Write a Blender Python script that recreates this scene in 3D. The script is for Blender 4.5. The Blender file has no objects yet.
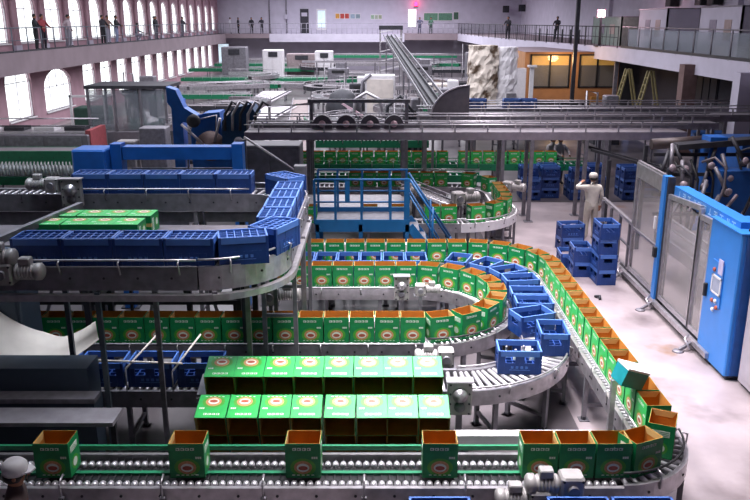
import bpy, math, random
from mathutils import Vector, Matrix
PI = math.pi
rnd = random.Random(11)
sc = bpy.context.scene
C = sc.collection

# ------------------------------------------------------------------ camera
cam_d = bpy.data.cameras.new('camera'); cam = bpy.data.objects.new('camera', cam_d); C.objects.link(cam)
PITCH = math.atan(230 / 780.0)
cam.location = (0, 0, 5.5); cam.rotation_euler = (PI / 2 - PITCH, 0, 0)
cam_d.sensor_width = 36; cam_d.lens = 36 * 780 / 750.0; cam_d.clip_end = 400; cam_d.clip_start = .1
sc.camera = cam
# ------------------------------------------------------------------ world, lights, exposure
w = bpy.data.worlds.new('world'); sc.world = w; w.use_nodes = True
bg = w.node_tree.nodes['Background']; bg.inputs[0].default_value = (.93, .97, 1, 1); bg.inputs[1].default_value = 2.2
sc.view_settings.view_transform = 'Standard'; sc.view_settings.look = 'None'
sc.view_settings.gamma = 1; sc.view_settings.use_curve_mapping = False
sc.view_settings.exposure = 0.0
def area(name, loc, sx, sy, power, col=(1, .95, 1), spread=180, rot=(0, 0, 0)):
    d = bpy.data.lights.new(name, 'AREA'); d.shape = 'RECTANGLE'; d.size = sx; d.size_y = sy
    d.energy = power; d.color = col; d.spread = math.radians(spread)
    o = bpy.data.objects.new(name, d); C.objects.link(o); o.location = loc; o.rotation_euler = rot
    return o
area('ceiling_lamps_aisle', (4.6, 17, 9.3), 3.0, 14, 760, (1, .93, .98), 85)
area('ceiling_lamps_line', (.9, 10.5, 9.3), 2.2, 7, 640, (1, .97, 1), 75)
area('side_fill_line', (-1.6, 11, 8.2), 1.0, 7, 190, (1, .97, 1), 62, (0, -math.radians(30), 0))  # unseen side light added to brighten the aisle carton faces
area('ceiling_lamps_hall', (-2, 50, 9.3), 20, 50, 10500, (.92, .92, 1), 165)
area('ceiling_lamps_far', (-1, 80, 9.3), 22, 14, 4200, (.92, .92, 1), 175)
area('ceiling_lamps_left', (-4.6, 12.5, 9.3), 4, 7, 200, (.8, .9, 1), 80)
sc.cycles.max_bounces = 6; sc.cycles.transparent_max_bounces = 12
sc.cycles.caustics_reflective = False; sc.cycles.caustics_refractive = False
sc.cycles.sample_clamp_indirect = 4

# ------------------------------------------------------------------ materials
def lin(h):
    h = h.lstrip('#'); out = []
    for i in (0, 2, 4):
        c = int(h[i:i + 2], 16) / 255
        out.append(c / 12.92 if c <= .04045 else ((c + .055) / 1.055) ** 2.4)
    return out
MATS = {}
def mat(name, col, rough=.5, metal=0, var=.15, scale=6, col2=None, emis=0, bump=0, detail=3):
    if name in MATS: return MATS[name]
    m = bpy.data.materials.new(name); m.use_nodes = True; nt = m.node_tree; b = nt.nodes['Principled BSDF']
    c = lin(col); b.inputs['Roughness'].default_value = rough; b.inputs['Metallic'].default_value = metal
    tc = nt.nodes.new('ShaderNodeTexCoord'); nz = nt.nodes.new('ShaderNodeTexNoise')
    nz.inputs['Scale'].default_value = scale; nz.inputs['Detail'].default_value = detail
    nt.links.new(tc.outputs['Object'], nz.inputs['Vector'])
    rp = nt.nodes.new('ShaderNodeValToRGB'); rp.color_ramp.elements[0].position = .3; rp.color_ramp.elements[1].position = .7
    c0 = [x * (1 - var) for x in c]; c1 = lin(col2) if col2 else [min(1, x * (1 + var)) for x in c]
    rp.color_ramp.elements[0].color = (*c0, 1); rp.color_ramp.elements[1].color = (*c1, 1)
    nt.links.new(nz.outputs['Fac'], rp.inputs[0]); nt.links.new(rp.outputs[0], b.inputs['Base Color'])
    if bump:
        bp = nt.nodes.new('ShaderNodeBump'); bp.inputs['Strength'].default_value = bump
        nt.links.new(nz.outputs['Fac'], bp.inputs['Height']); nt.links.new(bp.outputs[0], b.inputs['Normal'])
    if emis:
        b.inputs['Emission Color'].default_value = (*c, 1); b.inputs['Emission Strength'].default_value = emis
    MATS[name] = m; return m
def clear(name, col, opac, gloss=.06):
    m = bpy.data.materials.new(name); m.use_nodes = True; nt = m.node_tree; nt.nodes.clear()
    out = nt.nodes.new('ShaderNodeOutputMaterial'); tr = nt.nodes.new('ShaderNodeBsdfTransparent')
    df = nt.nodes.new('ShaderNodeBsdfDiffuse'); gl = nt.nodes.new('ShaderNodeBsdfGlossy')
    df.inputs[0].default_value = (*lin(col), 1); gl.inputs['Roughness'].default_value = .08
    a = nt.nodes.new('ShaderNodeMixShader'); b = nt.nodes.new('ShaderNodeMixShader')
    a.inputs[0].default_value = opac; b.inputs[0].default_value = gloss
    nt.links.new(tr.outputs[0], a.inputs[1]); nt.links.new(df.outputs[0], a.inputs[2])
    nt.links.new(a.outputs[0], b.inputs[1]); nt.links.new(gl.outputs[0], b.inputs[2]); nt.links.new(b.outputs[0], out.inputs[0])
    MATS[name] = m; return m

GREEN = mat('carton_green', '11894c', .45, 0, .12, 14)
LGREEN = mat('carton_light_green', '4fa336', .45, 0, .1, 14)
KRAFT = mat('carton_inside_kraft', 'b77628', .8, 0, .12, 8)
KEDGE = mat('carton_cut_edge', 'd0b070', .8, 0, .1, 8)
PWHITE = mat('print_white', 'e4ecdf', .5, 0, .05)
PORANGE = mat('print_orange', 'cf9564', .5, 0, .2, 60)
PRED = mat('print_red', 'b0553f', .5, 0, .1)
CRATE = mat('crate_blue', '183a7c', .42, 0, .15, 5)
CRIM = mat('crate_rim_highlight', '4a72bd', .38, 0, .1, 5)  # edge highlights of the rims put into lighter blue; marks and dividers share it
STEEL = mat('stainless_steel', 'b9b4ba', .34, .75, .18, 9)
STEELD = mat('dull_steel', '7d7a82', .5, .4, .22, 7)
DARK = mat('dark_steel', '35353c', .55, .3, .25, 6)
BLACK = mat('black_rubber', '15151a', .6, 0, .2, 8)
ROLLER = mat('roller_bright_zinc', 'd6d2d8', .28, .6, .1, 12)
WPLAST = mat('white_plastic', 'dcd8dc', .45, 0, .06, 7)
GRAIL = mat('green_guide_rail', '1c7a55', .45, 0, .12, 6)
MOTOR = mat('motor_grey_paint', 'a5a0a0', .45, .2, .15, 9)
BPAINT = mat('machine_blue_paint', '1c62b8', .42, .05, .12, 4)
BLIGHT = mat('cabinet_blue_paint', '2f7acb', .4, 0, .06, 3)
TEAL = mat('platform_blue_paint', '15568c', .45, .05, .12, 4)
LILAC = mat('lilac_plaster', 'c2bccc', .8, 0, .06, 1.5)
PINK = mat('pink_plaster', 'a98792', .8, 0, .12, 1.2)
BROWNP = mat('balcony_plaster', '8a7b82', .8, 0, .1, 1.0)
GREYB = mat('grey_belt', '6d666c', .6, 0, .15, 4)
CREAM = mat('cream_sheet', 'd9cfc8', .6, 0, .12, 3)
ORANGE = mat('orange_wall_paint', 'a87850', .6, 0, .12, 2)
SKIN = mat('skin', 'a8735a', .6, 0, .05)
HAIR = mat('dark_hair', '1b1718', .6, 0, .1)
GLASS = clear('window_glass', 'dfeaf0', .03, .05)
PLEX = clear('guard_plexiglass', 'b0aaac', .30, .06)
FOGGLASS = clear('machine_glass', '8f97a0', .45, .08)
BOTGLASS = clear('bottle_glass', 'cfdcd8', .5, .15)
LITW = mat('daylit_pane', 'ffffff', .5, 0, .0, emis=2.0)

# ------------------------------------------------------------------ mesh builder
class MB:
    def __init__(s): s.v = []; s.f = []; s.m = []; s.s = []; s.mats = []
    def mi(s, m):
        if m not in s.mats: s.mats.append(m)
        return s.mats.index(m)
    def add(s, vs, fs, m, smooth=False):
        o = len(s.v); s.v += [tuple(v) for v in vs]; k = s.mi(m)
        for i, f in enumerate(fs):
            s.f.append([q + o for q in f]); s.m.append(k); s.s.append(smooth if isinstance(smooth, bool) else smooth[i])
        return s
    def bx(s, x0, x1, y0, y1, z0, z1, m, M4=None):
        vs = [(x, y, z) for z in (z0, z1) for y in (y0, y1) for x in (x0, x1)]
        if M4: vs = [M4 @ Vector(v) for v in vs]
        return s.add(vs, [(0, 2, 3, 1), (4, 5, 7, 6), (0, 1, 5, 4), (2, 6, 7, 3), (0, 4, 6, 2), (1, 3, 7, 5)], m)
    def box(s, c, d, m, rz=0, rx=0, ry=0):
        M4 = Matrix.Translation(c) @ Matrix.Rotation(rz, 4, 'Z') @ Matrix.Rotation(ry, 4, 'Y') @ Matrix.Rotation(rx, 4, 'X')
        return s.bx(-d[0] / 2, d[0] / 2, -d[1] / 2, d[1] / 2, -d[2] / 2, d[2] / 2, m, M4)
    def bev(s, c, d, m, b=.02, rz=0):
        "box with bevelled vertical edges and a chamfered top"
        x, y, z = d[0] / 2, d[1] / 2, d[2] / 2
        def ring(k, zz): return [(x - k, y - k - b, zz), (x - k - b, y - k, zz), (-x + k + b, y - k, zz), (-x + k, y - k - b, zz), (-x + k, -y + k + b, zz), (-x + k + b, -y + k, zz), (x - k - b, -y + k, zz), (x - k, -y + k + b, zz)]
        vs = ring(0, -z) + ring(0, z - b) + ring(b * .7, z)
        fs = [tuple(range(7, -1, -1)), tuple(range(16, 24))]
        for r in (0, 8):
            for i in range(8): j = (i + 1) % 8; fs.append((r + i, r + j, r + 8 + j, r + 8 + i))
        M4 = Matrix.Translation(c) @ Matrix.Rotation(rz, 4, 'Z')
        return s.add([M4 @ Vector(v) for v in vs], fs, m)
    def tube(s, p0, p1, r, m, n=8, r1=None):
        p0 = Vector(p0); p1 = Vector(p1); d = (p1 - p0)
        if d.length < 1e-6: return s
        d.normalize(); a = Vector((0, 0, 1)) if abs(d.z) < .9 else Vector((1, 0, 0))
        u = d.cross(a).normalized(); v = d.cross(u); r1 = r if r1 is None else r1
        vs = []
        for p, rr in ((p0, r), (p1, r1)):
            for i in range(n):
                t = 2 * PI * i / n; vs.append(p + u * math.cos(t) * rr + v * math.sin(t) * rr)
        fs = [(i, i + n, (i + 1) % n + n, (i + 1) % n) for i in range(n)] + [tuple(range(n)), tuple(range(2 * n - 1, n - 1, -1))]
        return s.add(vs, fs, m, [True] * n + [False, False])
    def path(s, pts, r, m, n=8):
        pts = [Vector(p) for p in pts]; vs = []; k = len(pts); up = None
        for i, p in enumerate(pts):
            d = (pts[min(i + 1, k - 1)] - pts[max(i - 1, 0)]).normalized()
            if up is None: up = Vector((0, 0, 1)) if abs(d.z) < .9 else Vector((1, 0, 0))
            u = d.cross(up).normalized(); v = u.cross(d); up = v
            for j in range(n):
                t = 2 * PI * j / n; vs.append(p + u * math.cos(t) * r + v * math.sin(t) * r)
        fs = []
        for i in range(k - 1):
            for j in range(n): fs.append((i * n + j, i * n + (j + 1) % n, (i + 1) * n + (j + 1) % n, (i + 1) * n + j))
        nf = len(fs); fs += [tuple(range(n - 1, -1, -1)), tuple(range((k - 1) * n, k * n))]
        return s.add(vs, fs, m, [True] * nf + [False, False])
    def bar(s, p0, p1, wd, ht, m):
        p0 = Vector(p0); p1 = Vector(p1); d = (p1 - p0).normalized()
        a = Vector((0, 0, 1)) if abs(d.z) < .95 else Vector((0, 1, 0))
        u = d.cross(a).normalized() * wd / 2; v = u.cross(d).normalized() * ht / 2
        vs = [p + a1 * u + b1 * v for p in (p0, p1) for a1, b1 in ((-1, -1), (1, -1), (1, 1), (-1, 1))]
        return s.add(vs, [(0, 1, 2, 3), (7, 6, 5, 4), (0, 4, 5, 1), (1, 5, 6, 2), (2, 6, 7, 3), (3, 7, 4, 0)], m)
    def lathe(s, prof, m, n=12, loc=(0, 0, 0), M4=None):
        vs = []; k = len(prof)
        for r, z in prof:
            for i in range(n):
                t = 2 * PI * i / n; vs.append(Vector((r * math.cos(t), r * math.sin(t), z)))
        T = M4 or Matrix.Translation(loc); vs = [T @ v for v in vs]
        fs = [(a * n + i, a * n + (i + 1) % n, (a + 1) * n + (i + 1) % n, (a + 1) * n + i) for a in range(k - 1) for i in range(n)]
        nf = len(fs); fs += [tuple(range(n - 1, -1, -1)), tuple(range((k - 1) * n, k * n))]
        return s.add(vs, fs, m, [True] * nf + [False, False])
    def prism(s, poly, a, b, m, axis='y'):
        "poly of 2D points extruded from a to b along an axis (x: poly=(y,z); y: poly=(x,z); z: poly=(x,y))"
        g = {'x': lambda p, t: (t, p[0], p[1]), 'y': lambda p, t: (p[0], t, p[1]), 'z': lambda p, t: (p[0], p[1], t)}[axis]
        n = len(poly); vs = [g(p, a) for p in poly] + [g(p, b) for p in poly]
        return s.add(vs, [tuple(range(n)), tuple(range(2 * n - 1, n - 1, -1))] + [(i, i + n, (i + 1) % n + n, (i + 1) % n) for i in range(n)], m)
    def sweep(s, pts, prof, m):
        "pts (x,y); prof closed polygon of (lateral to the left, z)"
        vs = []; k = len(pts); n = len(prof)
        for i, p in enumerate(pts):
            q0 = pts[max(i - 1, 0)]; q1 = pts[min(i + 1, k - 1)]
            dx, dy = q1[0] - q0[0], q1[1] - q0[1]; l = math.hypot(dx, dy); nx, ny = -dy / l, dx / l
            vs += [(p[0] + nx * a, p[1] + ny * a, z) for a, z in prof]
        fs = [(i * n + j, (i + 1) * n + j, (i + 1) * n + (j + 1) % n, i * n + (j + 1) % n) for i in range(k - 1) for j in range(n)]
        fs += [tuple(range(n)), tuple(range(k * n - 1, (k - 1) * n - 1, -1))]
        return s.add(vs, fs, m)
    def ball(s, c, r, m, n=10, sz=1):
        k = max(4, n // 2); return s.lathe([(max(r * math.sin(PI * i / k), .0005), -r * sz * math.cos(PI * i / k)) for i in range(k + 1)], m, n, c)
    def ell(s, c, rx, rz, m, nrm='y', n=16, sgn=-1):
        "flat printed ellipse facing -Y, +Y (sgn) or up"
        vs = []
        for i in range(n):
            t = 2 * PI * i / n; a, b = rx * math.cos(t), rz * math.sin(t)
            vs.append((c[0] + a, c[1], c[2] + b) if nrm == 'y' else (c[0], c[1] + a, c[2] + b) if nrm == 'x' else (c[0] + a, c[1] + b, c[2]))
        return s.add(vs, [tuple(range(n)) if sgn < 0 else tuple(range(n - 1, -1, -1))], m)
    def mesh(s, name):
        me = bpy.data.meshes.new(name); me.from_pydata(s.v, [], s.f); me.update()
        for m in s.mats: me.materials.append(m)
        me.polygons.foreach_set('material_index', s.m); me.polygons.foreach_set('use_smooth', s.s); me.update()
        return me

ORG = {}
def tag(o, label=None, cat=None, group=None, kind=None):
    if label: o['label'] = label
    if cat: o['category'] = cat
    if group: o['group'] = group
    if kind: o['kind'] = kind
    return o
def thing(name, label, cat, loc=(0, 0, 0), rz=0, group=None):
    o = bpy.data.objects.new(name, None); C.objects.link(o); o.location = loc; o.rotation_euler = (0, 0, rz)
    o.empty_display_size = .2; ORG[o] = Vector(loc); return tag(o, label, cat, group)
def part(name, mb, parent, label=None, local=False):
    "a mesh child; mb is in world coordinates unless local"
    og = ORG.get(parent, Vector((0, 0, 0)))
    if not local: mb.v = [tuple(Vector(v) - og) for v in mb.v]
    o = bpy.data.objects.new(name, mb.mesh(name)); C.objects.link(o); o.parent = parent; ORG[o] = Vector(og)
    if label: o['label'] = label
    return o
def solo(name, mb, label=None, cat=None, group=None, kind=None):
    xs = [v[0] for v in mb.v]; ys = [v[1] for v in mb.v]; zs = [v[2] for v in mb.v]
    og = Vector(((min(xs) + max(xs)) / 2, (min(ys) + max(ys)) / 2, min(zs)))
    mb.v = [tuple(Vector(v) - og) for v in mb.v]
    o = bpy.data.objects.new(name, mb.mesh(name)); C.objects.link(o); o.location = og; ORG[o] = og
    return tag(o, label, cat, group, kind)
def inst(name, me, parent, loc, rz=0, rot=None):
    "a child sharing a mesh; loc in world coordinates"
    o = bpy.data.objects.new(name, me); C.objects.link(o); o.parent = parent
    o.location = Vector(loc) - ORG[parent]; o.rotation_euler = rot or (0, 0, rz); return o
def dup(o, loc, rot, label=None, group=None):
    c = o.copy(); C.objects.link(c); c.location = loc; c.rotation_euler = rot if isinstance(rot, tuple) else (0, 0, rot)
    if label: c['label'] = label
    if group: c['group'] = group
    for ch in list(o.children):
        d = ch.copy(); C.objects.link(d); d.parent = c
        for g in list(ch.children):
            e = g.copy(); C.objects.link(e); e.parent = d
    return c
class Proto:
    "first use moves the prototype itself, later uses copy it"
    def __init__(s, o): s.o = o; s.used = False
    def put(s, loc, rot, label, group=None):
        if s.used: return dup(s.o, loc, rot, label, group)
        s.used = True; s.o.location = loc; s.o.rotation_euler = rot if isinstance(rot, tuple) else (0, 0, rot)
        if not group and 'group' in s.o: del s.o['group']
        return tag(s.o, label, None, group)
ORD = ['', 'first', 'second', 'third', 'fourth', 'fifth', 'sixth', 'seventh', 'eighth', 'ninth', 'tenth', 'eleventh', 'twelfth', 'thirteenth', 'fourteenth', 'fifteenth', 'sixteenth', 'seventeenth', 'eighteenth', 'nineteenth', 'twentieth', 'twenty-first', 'twenty-second', 'twenty-third', 'twenty-fourth']

def line(x0, y0, x1, y1, n=2): return [(x0 + (x1 - x0) * i / (n - 1), y0 + (y1 - y0) * i / (n - 1)) for i in range(n)]
def arc(cx, cy, r, a0, a1, n=14): return [(cx + r * math.cos(math.radians(a0 + (a1 - a0) * i / (n - 1))), cy + r * math.sin(math.radians(a0 + (a1 - a0) * i / (n - 1)))) for i in range(n)]
def walk(pts, step, s0=0):
    out = []; s = 0; nxt = s0
    for a, b in zip(pts, pts[1:]):
        l = math.hypot(b[0] - a[0], b[1] - a[1])
        while nxt <= s + l + 1e-9:
            t = (nxt - s) / l if l else 0; out.append((a[0] + (b[0] - a[0]) * t, a[1] + (b[1] - a[1]) * t, math.atan2(b[1] - a[1], b[0] - a[0]))); nxt += step
        s += l
    return out
def plen(pts): return sum(math.hypot(b[0] - a[0], b[1] - a[1]) for a, b in zip(pts, pts[1:]))

# ================================================================== structure
XL, XR, YF, ZC = -17.75, 16.5, 92.0, 9.6
fl = mat('concrete_floor', 'a09698', .5, 0, .25, .55, col2='b9adb0', detail=8)
def floor_mat():
    m = bpy.data.materials.new('stained_concrete'); m.use_nodes = True; nt = m.node_tree; b = nt.nodes['Principled BSDF']
    tc = nt.nodes.new('ShaderNodeTexCoord')
    def ramp(scale, p0, p1, c0, c1, det=6):
        n = nt.nodes.new('ShaderNodeTexNoise'); n.inputs['Scale'].default_value = scale; n.inputs['Detail'].default_value = det
        nt.links.new(tc.outputs['Object'], n.inputs['Vector']); r = nt.nodes.new('ShaderNodeValToRGB')
        r.color_ramp.elements[0].position = p0; r.color_ramp.elements[1].position = p1
        r.color_ramp.elements[0].color = c0; r.color_ramp.elements[1].color = c1
        nt.links.new(n.outputs['Fac'], r.inputs[0]); return r.outputs[0]
    base = ramp(1.3, .3, .7, (*lin('8b8084'), 1), (*lin('a99ca0'), 1), 8)
    stain = ramp(.55, .56, .68, (1, 1, 1, 1), (.42, .38, .38, 1), 5)
    rust = ramp(.8, .66, .74, (1, 1, 1, 1), (.75, .5, .28, 1), 4)
    o = base
    for k in (stain, rust):
        x = nt.nodes.new('ShaderNodeMix'); x.data_type = 'RGBA'; x.blend_type = 'MULTIPLY'; x.inputs['Factor'].default_value = 1
        nt.links.new(o, x.inputs['A']); nt.links.new(k, x.inputs['B']); o = x.outputs['Result']
    nt.links.new(o, b.inputs['Base Color']); b.inputs['Roughness'].default_value = .38
    return m
solo('floor', MB().bx(XL - .5, XR + .5, -1, YF + .5, -.2, 0, floor_mat()), kind='structure')
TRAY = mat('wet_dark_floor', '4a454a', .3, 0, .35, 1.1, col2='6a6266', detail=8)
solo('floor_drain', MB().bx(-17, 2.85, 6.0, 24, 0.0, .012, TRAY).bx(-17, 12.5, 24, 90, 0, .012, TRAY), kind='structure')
solo('ceiling', MB().bx(XL - .5, XR + .5, -1, YF + .5, ZC, ZC + .3, LILAC), kind='structure')
solo('wall_far', MB().bx(XL - .5, XR + .5, YF, YF + .4, 0, ZC, LILAC), kind='structure')
solo('wall_right', MB().bx(XR, XR + .4, -1, YF, 0, ZC, LILAC), kind='structure')
solo('wall_near', MB().bx(XL - .5, XR + .5, -1.3, -1, 0, ZC, LILAC), kind='structure')

solo('wall_right_shade', MB().bx(15.6, XR - .01, 20, 56, 0, 3.74, mat('gallery_shade_wall', '33303a', .8)), kind='structure')  # added wall sheet; the shade under the gallery is put into its dark colour
# left wall with two rows of arched windows
low = [(16.5, 2.6), (20.5, 2.6), (24.5, 2.6), (28.5, 2.6), (32, 2.6), (35.7, 2.4), (39.6, 3.0), (44.6, 4.0), (49.6, 2.2), (52.8, 2.3), (56.2, 2.3)] + [(59.6 + 3.4 * i, 2.3) for i in range(9)]
upp = [(38.1 + 3.4 * i, 2.35) for i in range(-7, 16)]
wl = MB()
def holes(row, z0, zt, zb, ztop):
    y = -1.0
    for i, (c, wd) in enumerate(row):
        a, b = c - wd / 2, c + wd / 2; rise = min(wd / 2, .95); zt = (2.92 if wd == 4.0 else 3.45) if z0 < 1 else zt
        wl.bx(XL - .22, XL, y, a, zb, ztop, PINK); wl.bx(XL - .22, XL, a, b, zb, z0, PINK); wl.bx(XL - .22, XL, a, b, zt, ztop, PINK)
        n = 9; pts = [(c + wd / 2 * math.cos(PI * k / (n - 1)), zt - rise + rise * math.sin(PI * k / (n - 1))) for k in range(n)]
        for k in range(n - 1):
            p, q = pts[k], pts[k + 1]; wl.prism([p, (p[0], zt), (q[0], zt), q], XL - .22, XL, PINK, 'x')
        y = b
    wl.bx(XL - .22, XL, y, YF, zb, ztop, PINK)
holes(low, .7, 2.92, 0, 3.5); holes(upp, 4.4, 7.0, 3.5, ZC)
solo('wall_left', wl, kind='structure')
WFR = mat('window_frame_white', 'cfc9cf', .5)
def window(i, c, wd, z0, zt):
    t = thing('window_%d' % i, None, None, (XL - .12, c, z0)); t['kind'] = 'structure'
    rise = min(wd / 2, .95); f = MB(); a, b = c - wd / 2, c + wd / 2; X = XL - .12
    f.bx(X - .03, X + .03, a, a + .05, z0, zt - rise, WFR).bx(X - .03, X + .03, b - .05, b, z0, zt - rise, WFR).bx(X - .03, X + .03, a, b, z0, z0 + .05, WFR)
    f.bx(X - .015, X + .015, c - .02, c + .02, z0, zt, WFR).bx(X - .015, X + .015, a, b, zt - rise - .02, zt - rise + .02, WFR)
    if wd == 4.0:
        for k in (-1, 1): f.bx(X - .015, X + .015, c + k * wd / 4 - .02, c + k * wd / 4 + .02, z0, zt - .25, WFR)
    n = 11; f.path([(X, c + (wd / 2 - .02) * math.cos(PI * k / (n - 1)), zt - rise + (rise - .02) * math.sin(PI * k / (n - 1))) for k in range(n)], .025, WFR, 6)
    part('window_frame', f, t)
    poly = [(b, z0)] + [(c + wd / 2 * math.cos(PI * k / 14), zt - rise + rise * math.sin(PI * k / 14)) for k in range(15)] + [(a, z0)]
    part('pane', MB().prism(poly, X - .004, X + .004, GLASS, 'x'), t)
    part('sill', MB().bx(X - .03, XL + .1, a - .05, b + .05, z0 - .06, z0, WPLAST), t)
k = 1
for c, wd in low: window(k, c, wd, .7, 2.92 if wd == 4.0 else 3.45); k += 1
for c, wd in upp: window(k, c, wd, 4.4, 7.0); k += 1
# pilasters of the left wall
for i, (c, wd) in enumerate(upp[:-1]):
    y = c + 1.7; solo('trim_%d' % (i + 1), MB().bx(XL, XL + .16, y - .28, y + .28, 4.05, ZC, PINK).bx(XL, XL + .2, y - .32, y + .32, 4.05, 4.3, LILAC), kind='structure')

# balconies
XB = -16.25
solo('balcony_left', MB().bx(XL, XB - .25, 2, YF - 4, 3.75, 4.05, BROWNP).bx(XB - .25, XB, 2, YF - 4, 3.1, 4.08, BROWNP), kind='structure')
solo('balcony_far', MB().bx(XL, -11.5, YF - 4, YF, 3.6, 4.05, BROWNP).bx(-11.5, 3.2, YF - 4, YF, 3.2, 4.05, LILAC).bx(3.2, 9, YF - 4, YF, 3.4, 4.05, BROWNP), kind='structure')
rb = [(13.1, 8), (13.1, 43.5), (10.9, 59), (9.6, 72), (9.0, YF - 4), (9.0, YF)]
rbi = [(x + .2, y) for x, y in rb]
mb = MB(); mb.prism(rbi + [(XR, YF), (XR, 8)], 3.75, 4.05, BROWNP, 'z')
mb.sweep(rb[:5], [(0, 3.35), (0, 4.08), (-.2, 4.08), (-.2, 3.35)], LILAC)
solo('balcony_right', mb, kind='structure')
def railing(name, label, pts, step, hgt=1.07, m=STEELD, zb=4.05, tube=.03, mids=2, infill=0, group=None):
    t = thing(name, label, 'railing', (pts[0][0], pts[0][1], zb))
    part('top_rail', MB().path([(x, y, zb + hgt) for x, y in pts], tube, m, 6), t)
    for j in range(mids): z = zb + hgt * (j + 1) / (mids + 1) ; part('mid_rail', MB().path([(x, y, z) for x, y in pts], tube * .55, m, 5), t)
    me = MB().tube((0, 0, 0), (0, 0, hgt), tube * .9, m, 6).bx(-.06, .06, -.06, .06, 0, .015, m).mesh('post')
    for x, y, a in walk(pts, step): inst('post', me, t, (x, y, zb))
    if infill:
        f = MB()
        for x, y, a in walk(pts, infill): f.tube((x, y, zb + .08), (x, y, zb + hgt - .02), .014, m, 4)
        part('baluster', f, t)['kind'] = 'stuff'
    return t
RAILG = mat('gallery_rail_grey', '6d7480', .4, .3, .1)
t = railing('gallery_railing', 'long grey railing of the window-side gallery with people leaning on it', [(XB - .1, 6), (XB - .1, YF - 4.2)], 1.6, 1.1, RAILG, mids=1)
part('kick_plate', MB().bx(XB - .12, XB - .08, 6, YF - 4.2, 4.08, 4.16, DARK), t)
railing('gallery_railing', 'pale railing across the far end gallery under the posters', [(XB, YF - 3.9), (9, YF - 3.9)], .55, 1.1, mat('rail_pale', '9c98a6', .5), mids=1)
t = railing('gallery_railing', 'dark railing with thin bars along the right-hand gallery', [(x - .02, y) for x, y in rb[1:5]], 2.2, 1.1, DARK, mids=1, infill=.5)
t = railing('gallery_railing', 'steel posted railing with glass panels at the near right gallery', [(13.15, 14), (13.15, 43)], 1.75, 1.1, STEELD, mids=0)
for i in range(16): part('glass_panel', MB().bx(13.14, 13.155, 14.1 + 1.75 * i, 15.65 + 1.75 * i, 4.2, 5.05, FOGGLASS), t)
part('kick_plate', MB().bx(13.1, 13.2, 14, 43, 4.08, 4.2, DARK), t)

# far wall: doors, posters, lit window
BLK = mat('door_dark', '2c2a34', .6); GRN = mat('board_green', '5d8a72', .6, 0, .2, 8)
d = thing('door_1', None, None, (-8, YF, 4.05)); d['kind'] = 'structure'
part('door_leaf', MB().bx(-8.45, -7.5, YF - .06, YF, 4.05, 6.7, BLK), d); part('door_window', MB().bx(-8.3, -7.65, YF - .08, YF - .06, 5.9, 6.3, LILAC), d); part('door_handle', MB().bx(-7.7, -7.6, YF - .12, YF - .06, 5.1, 5.2, STEEL), d)
d = thing('window_60', None, None, (-6.3, YF, 4.5)); d['kind'] = 'structure'
part('window_frame', MB().bx(-6.6, -5.5, YF - .05, YF, 4.4, 6.7, WPLAST), d); part('pane', MB().bx(-6.45, -5.65, YF - .07, YF - .05, 4.7, 6.5, mat('pale_pane', 'cfe4ee', .3, emis=.5)), d)
d = thing('window_61', None, None, (4.4, YF, 4.5)); d['kind'] = 'structure'
part('window_frame', MB().bx(3.7, 4.7, YF - .05, YF, 4.7, 6.7, WPLAST), d); part('pane', MB().bx(3.78, 4.62, YF - .07, YF - .05, 4.8, 6.62, LITW), d)
t = thing('warning_lamp', 'red glowing lamp above the bright window on the far wall', 'lamp', (4.6, YF - .1, 6.9))
part('lamp_base', MB().bx(4.4, 4.8, YF - .2, YF, 6.9, 7.0, DARK), t); part('lamp_dome', MB().lathe([(.2, 7.0), (.2, 7.3), (.12, 7.45), (.02, 7.5)], mat('red_lamp', 'ff3060', .4, emis=6), 12, (4.6, YF - .25, 0)), t)
ld = bpy.data.lights.new('warning_lamp_light', 'POINT'); ld.energy = 30; ld.color = (1, .15, .35); ld.shadow_soft_size = .3
lo = bpy.data.objects.new('warning_lamp_light', ld); C.objects.link(lo); lo.location = (4.6, YF - .9, 7.3)
def poster(x0, x1, z0, z1, cols, label):
    t = thing('notice_board', label, 'notice board', ((x0 + x1) / 2, YF - .06, z0))
    part('board', MB().bx(x0, x1, YF - .05, YF - .004, z0, z1, WPLAST), t); n = len(cols); m = MB()
    for i, c in enumerate(cols):
        a = x0 + (x1 - x0) * i / n + .04; b = x0 + (x1 - x0) * (i + 1) / n - .04
        m.bx(a, b, YF - .07, YF - .05, z0 + .06, z1 - .06, mat('poster_' + c, c, .6, 0, .25, 5))
    part('sheet', m, t)
poster(-4.5, -2.9, 5.6, 6.25, ['c89040', 'b04038', 'b04038'], 'red and orange notice board on the far wall')
poster(-2.8, -1.65, 5.6, 6.2, ['8fa0b0', '7f8f98'], 'grey blue notice board on the far wall beside the red one')
poster(-.5, .8, 5.55, 6.1, ['8fa890', 'a0a898', '98a088'], 'pale green notice board on the far wall left of lit window')
poster(5.5, 8.75, 5.4, 6.3, ['5d8a72', '54806a'], 'long green notice board on the far wall right of lit window')
poster(8.85, 9.45, 5.5, 6.4, ['3c5a4a'], 'small dark green notice at the end of the long green board')
for x, lb in ((-11.9, 'thin vertical drain pipe on far wall nearest the windows'), (-10.0, 'thin vertical pipe on far wall with junction box')):
    m = MB().tube((x, YF - .1, 4.05), (x, YF - .1, ZC), .06, STEELD, 8)
    for z in (5, 6.5, 8): m.bx(x - .1, x + .1, YF - .1, YF, z, z + .05, STEELD)
    if x > -11: m.bx(x - .2, x + .2, YF - .25, YF, 5.6, 6.1, LILAC)
    solo('wall_pipe', m, lb, 'pipe')
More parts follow.
